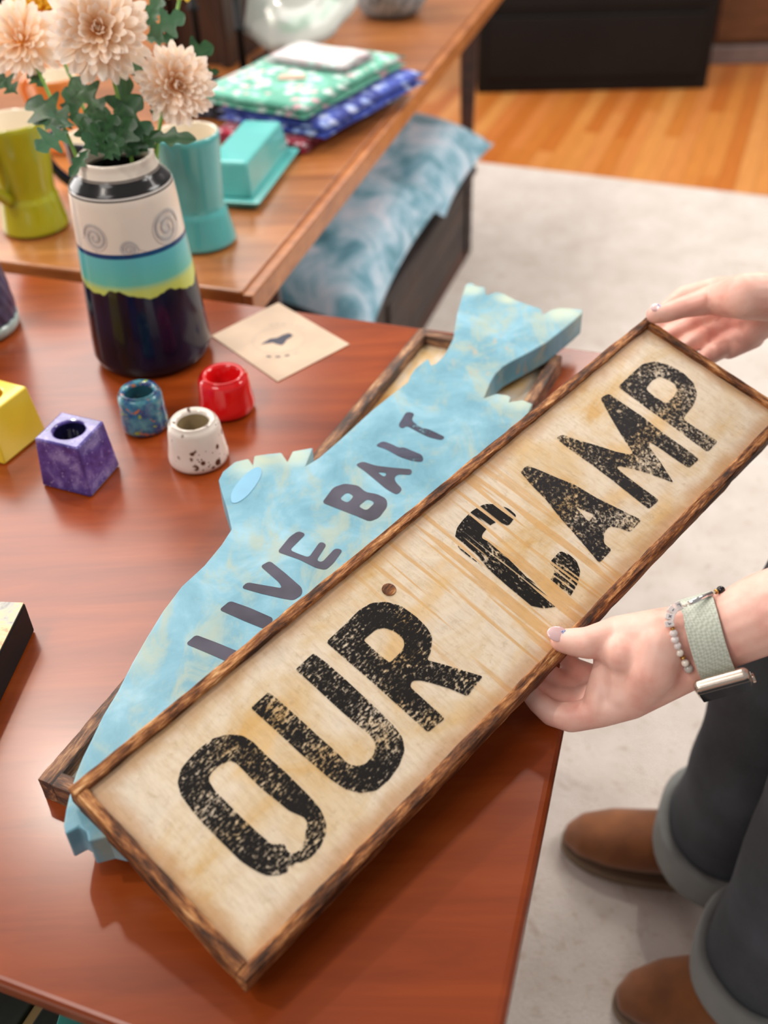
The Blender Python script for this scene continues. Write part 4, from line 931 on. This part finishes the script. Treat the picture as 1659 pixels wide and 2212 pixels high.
tbo = thing('teal_bowl', 'turquoise ceramic bowl standing on the dark green slatted crate', 'bowl', V((tb.x + .05, tb.y - .03, .4220)))
MB().lathe([(0, .0005), (.03, .0005), (.05, .012), (.075, .04), (.085, .06), (.083, .061), (.07, .04), (.045, .016), (0, .008)], 44).build('body', glaze('turquoise_glaze', srgb(70, 170, 160)), tbo, True)

# ================================================================== PERSON
t = NT('skin'); v = t.coord(); n = t.noise(v, 34, 4, .6); n2 = t.noise(v, 160, 3, .6); n3 = t.noise(v, 9, 2)
col = t.ramp(n, [(.3, srgb(230, 164, 150)), (.5, srgb(240, 188, 172)), (.72, srgb(246, 202, 188))])
col = t.mix(t.math('MULTIPLY', t.step(n3, .5, .7), .4), col, srgb(224, 146, 130))
t.set(col=col, rough=.48, sss=.12); t.b.inputs['Subsurface Radius'].default_value = (.6, .25, .15); t.b.inputs['Subsurface Scale'].default_value = .006
t.bump(n2, .12, .0008); SKIN = t.m
t = NT('charcoal_denim'); v = t.coord(); n = t.noise(v, 7, 4, .6); tw = t.noise(t.coord((1, 1, 1)), 420, 2)
t.set(col=t.mix(t.math('MULTIPLY', tw, .3), t.ramp(n, [(.3, srgb(42, 44, 50)), (.5, srgb(58, 62, 68)), (.7, srgb(76, 82, 92))]), srgb(110, 116, 126)), rough=.9); DENIM = t.m
CUFF = plain('grey_denim_inside', srgb(132, 134, 132), .9)
SUEDE = NT('tan_suede'); t = SUEDE; t.set(col=t.ramp(t.noise(t.coord(), 18, 4), [(.3, srgb(112, 60, 20)), (.7, srgb(150, 88, 38))]), rough=.75, sheen=.3); SUEDE = t.m
SOLE = plain('brown_sole', srgb(128, 106, 86), .8)
SHIRT = plain('dark_knit', srgb(60, 62, 74), .9)
HAIR = plain('brown_hair', srgb(70, 46, 30), .6)

PO = V((.47, .70, .009))
person = thing('person', 'person in charcoal cuffed jeans and tan boots holding the OUR CAMP sign', 'person', PO)
def S(u, v, h):
    d = ray(u, v); p0 = SA + SN * h; return CAM + d * ((p0 - CAM).dot(SN) / d.dot(SN))
def chain(mb, pts, n=16):
    for (a, ra), (b, rb) in zip(pts[:-1], pts[1:]): mb.capsule(V(a) - PO, V(b) - PO, ra, rb, n)
body = MB()
# --- left hand (near): thumb over the edge, fingers underneath
WL = dep(1512, 1388, .778)
lw1, lw2 = dep(1500, 1368, .772), dep(1506, 1420, .776)
chain(body, [(S(1215, 1384, BZ + .0094), .0096), (S(1240, 1387, BZ + .0125), .0112), (S(1270, 1389, .0115), .0126), (S(1338, 1376, .010), .0170), (dep(1425, 1372, .768), .0205), (lw1, .0225)])
chain(body, [(S(1290, 1392, .006), .0098), (dep(1350, 1412, .776), .017), (dep(1430, 1415, .774), .022)])
IM, MM_, RM_, LM_ = S(1362, 1512, -.010), S(1376, 1490, -.026), S(1388, 1468, -.034), S(1400, 1446, -.036)
for mcp, r in ((IM, .0150), (MM_, .0150), (RM_, .0145), (LM_, .0135)): chain(body, [(lw2, .0215), (mcp, r)])
chain(body, [(IM, .0150), (S(1298, 1536, -.026), .0128), (S(1234, 1550, -.036), .0118), (S(1192, 1541, -.0395), .0102), (S(1163, 1518, -.0375), .0088), (S(1140, 1490, -.0355), .0076)])
chain(body, [(MM_, .0150), (S(1240, 1516, -.050), .0116), (S(1178, 1500, -.044), .0095), (S(1130, 1462, -.0358), .0078)])
chain(body, [(RM_, .0145), (S(1250, 1486, -.054), .0112), (S(1195, 1466, -.044), .0092), (S(1165, 1430, -.0352), .0076)])
chain(body, [(LM_, .0135), (S(1285, 1462, -.052), .0098), (S(1235, 1440, -.042), .0082), (S(1215, 1405, -.0345), .0068)])
chain(body, [(IM, .0135), (dep(1400, 1440, .778), .021), (LM_, .012)])
chain(body, [(S(1318, 1404, .004), .0125), (S(1312, 1446, -.006), .0115), (S(1296, 1496, -.016), .0115), (S(1290, 1530, -.024), .0120)])
chain(body, [(S(1345, 1400, .008), .0165), (S(1352, 1450, .002), .0175), (S(1350, 1500, -.008), .0155)])
chain(body, [(dep(1425, 1390, .762), .0185), (dep(1410, 1450, .764), .0185), (S(1372, 1505, -.004), .0145)])
# forearm, upper arm
EL = V((.452, .492, .955)); SHL = V((.555, .535, 1.27))
f1 = dep(1659, 1322, .757)
chain(body, [(lw1, .0225), (WL, .0262), (f1, .0305), (f1 + (EL - f1) * .45, .037), (EL, .036), (SHL, .045)])
chain(body, [(lw2, .0215), (WL, .0262)])
# --- right hand (far)
rw = dep(1700, 640, 1.022)
chain(body, [(S(1415, 680, .0085), .0092), (S(1438, 676, .0105), .0102), (S(1474, 664, .013), .0112), (S(1536, 648, .010), .0155), (dep(1610, 640, 1.015), .0235), (rw, .026)])
for pts in ([(S(1548, 628, -.012), .0150), (S(1478, 640, -.028), .0116), (S(1440, 668, -.038), .0094), (S(1425, 700, -.0355), .0078)],
            [(S(1572, 668, -.026), .0150), (S(1503, 696, -.040), .0132), (S(1450, 722, -.038), .0105), (S(1420, 740, -.0352), .0076)],
            [(S(1594, 700, -.030), .0148), (S(1534, 722, -.042), .0130), (S(1484, 746, -.038), .0104), (S(1450, 775, -.0352), .0075)],
            [(S(1622, 722, -.026), .0142), (S(1566, 746, -.040), .0124), (S(1526, 772, -.036), .0098), (S(1500, 800, -.0345), .0072)]):
    chain(body, [(rw, .0235)] + pts)
chain(body, [(S(1575, 668, -.03), .0165), (S(1595, 702, -.034), .0165), (S(1622, 724, -.03), .0155), (S(1575, 752, -.040), .0120), (S(1540, 725, -.044), .0120), (S(1510, 690, -.042), .0120)])
chain(body, [(S(1548, 628, -.014), .013), (S(1600, 665, -.018), .019), (S(1622, 720, -.026), .0135)])
ER = V((.640, .905, 1.01)); SHR = V((.565, .845, 1.27))
f2 = rw + (ER - rw) * .3
chain(body, [(rw, .0255), (f2, .030), (rw + (ER - rw) * .6, .037), (ER, .036), (SHR, .045)])
# --- core, neck, head (outside the picture)
chain(body, [(SHL, .045), (V((.575, .69, 1.31)), .055), (SHR, .045)])
chain(body, [(V((.56, .69, 1.0)), .085), (V((.575, .69, 1.27)), .075), (V((.565, .69, 1.39)), .047), (V((.545, .69, 1.46)), .05)])
hc = V((.525, .69, 1.50)) - PO
body.ell(hc, .092, .074, .112); body.ell(hc + V((-.055, 0, -.055)), .045, .048, .05)
body.ell(hc + V((-.100, 0, -.022)), .016, .011, .02)
for s in (-1, 1): body.ell(hc + V((.008, s * .076, -.015)), .018, .008, .03)
body.ell(hc + V((-.088, 0, -.062)), .014, .024, .008)
bo = body.build('body', SKIN, person, True); remesh(bo, .0019, 7, .5)
# eyes and hair
for s in (-1, 1): MB().ell(hc + V((-.084, s * .031, .008)), .009, .013, .008).build('eye', plain('eye_white', srgb(230, 226, 220), .2), person, True)
hm = MB(); hm.ell(hc + V((.018, 0, .022)), .095, .086, .106); hm.ell(hc + V((.06, 0, -.06)), .05, .075, .10); o = hm.build('hair', HAIR, person, True); remesh(o, .006, 4)
# --- nails
def nail(p, along, nrm, l, wd, name='nail'):
    along = along.normalized(); nrm = (nrm - along * nrm.dot(along)).normalized(); sd = nrm.cross(along)
    M3 = Matrix((along * l, sd * wd, nrm * .0016)).transposed()
    return MB().ell(V(p) - PO, 1, 1, 1, M3, 18, 10).build(name, NAILM, person, True)
NAILM = NT('pink_nail'); NAILM.set(col=NAILM.ramp(NAILM.noise(NAILM.coord(), 90), [(.3, srgb(226, 180, 182)), (.7, srgb(240, 206, 206))]), rough=.1, coat=.8); NAILM = NAILM.m
tdir = S(1211, 1385, 0) - S(1268, 1389, 0); view = (CAM - S(1211, 1385, 0)).normalized()
np_ = S(1207, 1378, BZ + .0080); nz_ = (view * .65 + SN * .6 - SWd * .15).normalized()
nl = nail(np_ + nz_ * .0092 + tdir.normalized() * .0012, tdir, nz_, .0085, .0064)
GLT = plain('blue_glitter', srgb(150, 176, 226), .2, metal=.3)
for k in range(9):
    a = np_ + nz_ * .0108 - tdir.normalized() * (.0022 + .0033 * rnd.random()) + nz_.cross(tdir.normalized()) * (rnd.random() - .5) * .006
    MB().ell(a - PO, .0007, .0007, .0007, None, 8, 6).build('nail_glitter', GLT, nl, True)
td2 = S(1415, 680, 0) - S(1474, 664, 0); nz2 = (view * .5 + SN * .8).normalized()
nl2 = nail(S(1412, 678, .0085) + nz2 * .0082 + V((.001, .002, .0005)), td2, nz2, .0068, .0048)
for k in range(5):
    a = S(1412, 678, .0085) + nz2 * .0098 + V((.001, .002, .0005)) - td2.normalized() * (.002 + .003 * rnd.random()) + nz2.cross(td2.normalized()) * (rnd.random() - .5) * .005
    MB().ell(a - PO, .0007, .0007, .0007, None, 8, 6).build('nail_glitter', GLT, nl2, True)

# --- jeans
def loft(mb, secs, n=28, wr=0.0, seed=0):
    vs = []; fs = []
    for i, (c, rx, ry) in enumerate(secs):
        for j in range(n):
            th = 2 * pi * j / n; q = 1 + wr * mnoise.noise(V((cos(th) * 1.4, sin(th) * 1.4, c[2] * 9 + seed)))
            vs.append(V((c[0] + rx * cos(th) * q, c[1] + ry * sin(th) * q, c[2])) - PO)
    for i in range(len(secs) - 1):
        for j in range(n): j2 = (j + 1) % n; fs.append((i * n + j, i * n + j2, (i + 1) * n + j2, (i + 1) * n + j))
    fs.append(tuple(range(n - 1, -1, -1))); fs.append(tuple((len(secs) - 1) * n + j for j in range(n)))
    mb.add(vs, fs)
jm = MB()
Rleg = [((.446, .792, .118), .074, .088), ((.450, .780, .25), .072, .080), ((.454, .768, .42), .076, .080), ((.456, .762, .50), .080, .082), ((.492, .752, .68), .092, .090), ((.530, .745, .86), .105, .098)]
Lleg = [((.456, .612, .115), .078, .082), ((.460, .610, .25), .076, .078), ((.464, .606, .42), .078, .078), ((.468, .604, .50), .080, .080), ((.485, .606, .68), .092, .088), ((.515, .612, .86), .105, .095)]
def dense(secs, k=5):
    out = []
    for (c, a, b), (c2, a2, b2) in zip(secs[:-1], secs[1:]):
        for i in range(k):
            s = i / k; out.append((tuple(c[j] + (c2[j] - c[j]) * s for j in range(3)), a + (a2 - a) * s, b + (b2 - b) * s))
    return out + [secs[-1]]
loft(jm, dense(Rleg), 28, .10, 3); loft(jm, dense(Lleg), 28, .10, 8)
loft(jm, [((.51, .678, .84), .12, .165), ((.53, .678, .92), .125, .168), ((.54, .68, 1.0), .115, .155)], 28)
jo = jm.build('jeans', DENIM, person, True); remesh(jo, .006, 5)
for (c, rx, ry), sd in ((Rleg[0], 1), (Lleg[0], 2)):
    mb = MB(); vs = []; fs = []; n = 40
    prof = [(.004, -.012), (.010, -.010), (.012, .0), (.011, .045), (.007, .048), (-.006, .045), (-.008, -.010)]
    for r_, z_ in prof:
        for j in range(n):
            th = 2 * pi * j / n; q = 1 + .05 * mnoise.noise(V((cos(th) * 1.5, sin(th) * 1.5, sd)))
            vs.append(V((c[0] + (rx + r_) * cos(th) * q, c[1] + (ry + r_) * sin(th) * q, c[2] + z_ + .014 * cos(th - .4))) - PO)
    k = len(prof)
    for i in range(k):
        for j in range(n): j2 = (j + 1) % n; i2 = (i + 1) % k; fs.append((i * n + j, i * n + j2, i2 * n + j2, i2 * n + j))
    mb.add(vs, fs); mb.build('jeans_cuff', CUFF, person, True)
# --- shirt
sm_ = MB()
loft(sm_, [((.54, .68, .965), .128, .168), ((.55, .685, 1.08), .115, .15), ((.57, .69, 1.2), .115, .165), ((.575, .69, 1.30), .085, .165), ((.57, .69, 1.35), .06, .09)], 28)
for sh, el in ((SHL, EL), (SHR, ER)): sm_.capsule(sh - PO, sh + (el - sh) * .62 - PO, .062, .052)
so = sm_.build('shirt', SHIRT, person, True); remesh(so, .007, 5)
# --- boots
def boot(toe, heel, ankle):
    toe = V((*toe, 0)); heel = V((*heel, 0)); d = (heel - toe); L = d.length; d.normalize(); s = V((-d.y, d.x, 0))
    secs = [(.0, .014, .016, .036), (.022, .034, .012, .056), (.065, .047, .012, .070), (.115, .048, .012, .086), (.155, .044, .012, .108), (.20, .040, .012, .125), (.235, .035, .012, .12), (L - .008, .026, .014, .115), (L, .010, .02, .11)]
    mb = MB(); vs = []; fs = []; n = 20
    for x, hw, z0, z1 in secs:
        for j in range(n):
            th = 2 * pi * j / n; cz = (z0 + z1) / 2; q = abs(sin(th)) ** .8 * (1 if sin(th) >= 0 else -1)
            wv_ = abs(cos(th)) ** .75 * (1 if cos(th) >= 0 else -1)
            vs.append(toe + d * x + s * hw * wv_ * (1 - .25 * max(0, sin(th))) + V((0, 0, cz + (z1 - z0) / 2 * q)) - PO + V((0, 0, .009)))
    for i in range(len(secs) - 1):
        for j in range(n): j2 = (j + 1) % n; fs.append((i * n + j, i * n + j2, (i + 1) * n + j2, (i + 1) * n + j))
    fs.append(tuple(range(n - 1, -1, -1))); fs.append(tuple((len(secs) - 1) * n + j for j in range(n)))
    mb.add(vs, fs)
    a = toe + d * (L - .065) + V((0, 0, .10)) - PO
    mb.capsule(a, a + V((0, 0, .09)), .046, .044, 20)
    o = mb.build('boot', SUEDE, person, True); remesh(o, .004, 8)
    out = [(x, hw + .003) for x, hw, _, _ in secs]; out[0] = (-.003, .014); out[-1] = (L + .003, .012)
    pl_ = [toe + d * x + s * hw for x, hw in out] + [toe + d * x - s * hw for x, hw in reversed(out)]
    pl_ = [tuple((p - PO))[:2] for p in pl_]
    MB().prism(soften(pl_, .02, 2), .0006, .017).build('sole', SOLE, o, bevel=.003)
boot((.252, .868), (.505, .800), None); boot((.280, .618), (.540, .612), None)

# ================================================================== WATCH AND BRACELETS
fa = (f1 - lw1).normalized()            # along the forearm, towards the elbow
wc = dep(1528, 1378, .7715)             # centre of the wrist under the band
vd = (CAM - wc).normalized(); vd = (vd - fa * vd.dot(fa)).normalized()
dn = fa.cross(vd).normalized()
if dn.dot(up) > 0: dn = -dn             # dn points down in the picture, vd to the camera
dor = (dn * .95 + vd * .20).normalized(); lat = fa.cross(dor).normalized()
watch = thing('wrist_watch', 'smart watch with a pale grey-green woven band on the near wrist', 'watch', M=frame(wc + dor * .034, fa, lat, dor))
BAND = NT('woven_band'); t = BAND; ck = t.n('ShaderNodeTexChecker'); t.put(ck.inputs[0], t.coord((1, 1, 1), (.6, .8, .5))); ck.inputs[3].default_value = 520
t.set(col=t.mix(ck.outputs[1], srgb(178, 184, 170), srgb(202, 208, 196)), rough=.75); t.bump(ck.outputs[1], .4, .0006); BAND = t.m
mb = MB(); n = 64; vs = []; fs = []; HWB = .0125; rA, rB = .0295, .0315
for i in range(n + 1):
    th = radians(14) + (2 * pi - radians(28)) * i / n
    tang = 1.0
    ctr = lat * (rA * sin(th)) + dor * (rB * cos(th)) - dor * .034
    wob_ = .0012 * sin(th * 2)
    for a, r_ in ((-HWB, 0), (HWB, 0), (HWB, .0018), (-HWB, .0018)):
        nrm = (lat * sin(th) + dor * cos(th))
        q = ctr + nrm * r_ + fa * (a + wob_)
        vs.append(V((q.dot(fa), q.dot(lat), q.dot(dor))))
for i in range(n):
    for j in range(4): j2 = (j + 1) % 4; fs.append((i * 4 + j, i * 4 + j2, (i + 1) * 4 + j2, (i + 1) * 4 + j))
fs += [(3, 2, 1, 0), tuple(n * 4 + k for k in range(4))]
mb.add(vs, fs); o = mb.build('band', BAND, watch, True); sharp(o, 30)
ALU = plain('pale_gold_metal', srgb(222, 205, 192), .25, metal=.9)
case = MB().box(-.0205, .0205, -.0225, .0225, -.0028, .0076).build('case', ALU, watch, bevel=.0048, seg=5)
MB().box(-.0188, .0188, -.0208, .0208, .0062, .0086).build('screen', NT('black_glass').set(col=(.006, .006, .007), rough=.05, coat=1.0).m, watch, bevel=.0018, seg=3)
Mx = Matrix.Translation((.0206, .010, .0022)) @ Matrix.Rotation(pi / 2, 4, 'Y')
MB().lathe([(0, 0), (.0034, 0), (.0036, .0006), (.0036, .0022), (.003, .0026), (0, .0026)], 24, Mx).build('crown', ALU, watch, True)
MB().box(.0203, .0213, -.013, -.003, .0008, .0036).build('side_button', ALU, watch, bevel=.0004)

WHB = glaze('white_bead', srgb(232, 222, 220), .03); PEARL = glaze('pearl', srgb(240, 230, 218), .05, .2); GOLD = plain('gold_bead', srgb(196, 150, 84), .25, metal=.9)
SILV = plain('silver_tube', srgb(235, 235, 238), .15, metal=.9); DKB = plain('dark_bead', srgb(30, 24, 30), .2); GRYB = glaze('grey_bead', srgb(190, 184, 178), .05); INKB = plain('bead_ink', srgb(60, 62, 92), .6)
bdep = .7445
items = [('dark', 1557, 1275), ('gold', 1547, 1278), ('tube', 1515, 1290), ('pearl_s', 1480, 1307), ('cube', 1464, 1310), ('cube', 1452, 1320), ('cube', 1447, 1333), ('cube', 1446, 1347), ('gold', 1453, 1358), ('white', 1455, 1368), ('white', 1458, 1382), ('white', 1463, 1395),
         ('pearl', 1468, 1410), ('gold', 1475, 1420), ('pearl', 1480, 1432), ('grey', 1487, 1444)]
dz = lambda u, v: bdep + .012 * ((v - 1360) / 90) ** 2 + .010 * max(0, (u - 1470) / 90) ** 2
br0 = dep(1446, 1347, bdep)
brc = thing('beaded_bracelet', 'bracelet of white letter beads, pearls and gold spacers beside the watch band', 'bracelet', br0)
P3 = [dep(u, v, dz(u, v)) - br0 for _, u, v in items]
for i, (kd, u, v) in enumerate(items):
    p = P3[i]; tg_ = (P3[min(i + 1, len(P3) - 1)] - P3[max(i - 1, 0)]).normalized(); vw = (CAM - (p + br0)).normalized(); vw = (vw - tg_ * vw.dot(tg_)).normalized(); sd = vw.cross(tg_)
    M = frame(p, tg_, sd, vw); M3 = M.to_3x3()
    if kd == 'cube':
        MB().box(-.0023, .0023, -.0034, .0034, -.0030, .0030, M).build('letter_bead', WHB, brc, bevel=.0005)
        k = [q for q, it in enumerate(items) if it[0] == 'cube'].index(i)
        st_ = [[(-.001, -.0012, .001, -.0012), (-.001, -.0012, -.001, .0010)], [(-.001, 0, .001, 0)], [(-.001, -.001, .001, .001), (-.001, .001, .001, -.001)], [(-.001, -.001, .001, .0), (0, -.0005, 0, .0014)]][k]
        for x0, y0, x1, y1 in st_: MB().tube([M @ V((x0, y0, .0031)), M @ V((x1, y1, .0031))], .00028, 6).build('letter_mark', INKB, brc)
    elif kd == 'tube':
        MB().tube([P3[i - 1] * .86 + P3[i + 1] * .14, P3[i - 1] * .14 + P3[i + 1] * .86], .0019, 14).build('metal_tube', SILV, brc, True)
    else:
        r_ = dict(dark=.0033, gold=.0021, pearl_s=.0016, white=.0030, pearl=.0030, grey=.0036)[kd]; ln_ = 1.0 if kd != 'gold' else .55
        MB().ell(p, r_ * ln_, r_, r_, M3, 14, 10).build(dict(dark='dark_bead', gold='gold_spacer', pearl_s='seed_bead', white='stone_bead', pearl='pearl_bead', grey='grey_bead')[kd], dict(dark=DKB, gold=GOLD, pearl_s=PEARL, white=WHB, pearl=PEARL, grey=GRYB)[kd], brc, True)
back_ = [P3[-1], dep(1510, 1468, .775) - br0, dep(1545, 1440, .808) - br0, dep(1570, 1360, .812) - br0, dep(1572, 1300, .79) - br0, P3[0]]
MB().tube(P3 + back_[1:], .0005, 6).build('cord', PEARL, brc, True)
pbx = dep(1655, 598, 1.0); pr2 = thing('pearl_bracelet', 'thin pearl bracelet on the far wrist', 'bracelet', pbx)
fd2 = (f2 - rw).normalized(); rc_ = rw + fd2 * -.012; s1 = (CAM - rc_).normalized(); s1 = (s1 - fd2 * s1.dot(fd2)).normalized(); s2 = fd2.cross(s1)
for k in range(26):
    th = 2 * pi * k / 26; p = rc_ + (s1 * cos(th) + s2 * sin(th)) * .0295 - pbx
    MB().ell(p, .0026, .0026, .0026, None, 12, 8).build('pearl', PEARL, pr2, True)

# ================================================================== GROUPS OF ALIKE THINGS
GR = {'round_candle_holder': 'candle holders on the cherry table', 'cube_candle_holder': 'candle holders on the cherry table', 'chrysanthemum': 'chrysanthemums in the patterned vase',
      'throw_cushion': 'tie-dye cushions on the chest', 'pinched_mug': 'mugs on the long table', 'iron_candlestick': 'iron candlesticks on the long table', 'framed_sign': 'framed wooden signs'}
for o in list(COL.objects):
    k = o.name.split('.')[0]
    if o.parent is None and k in GR: o['group'] = GR[k]
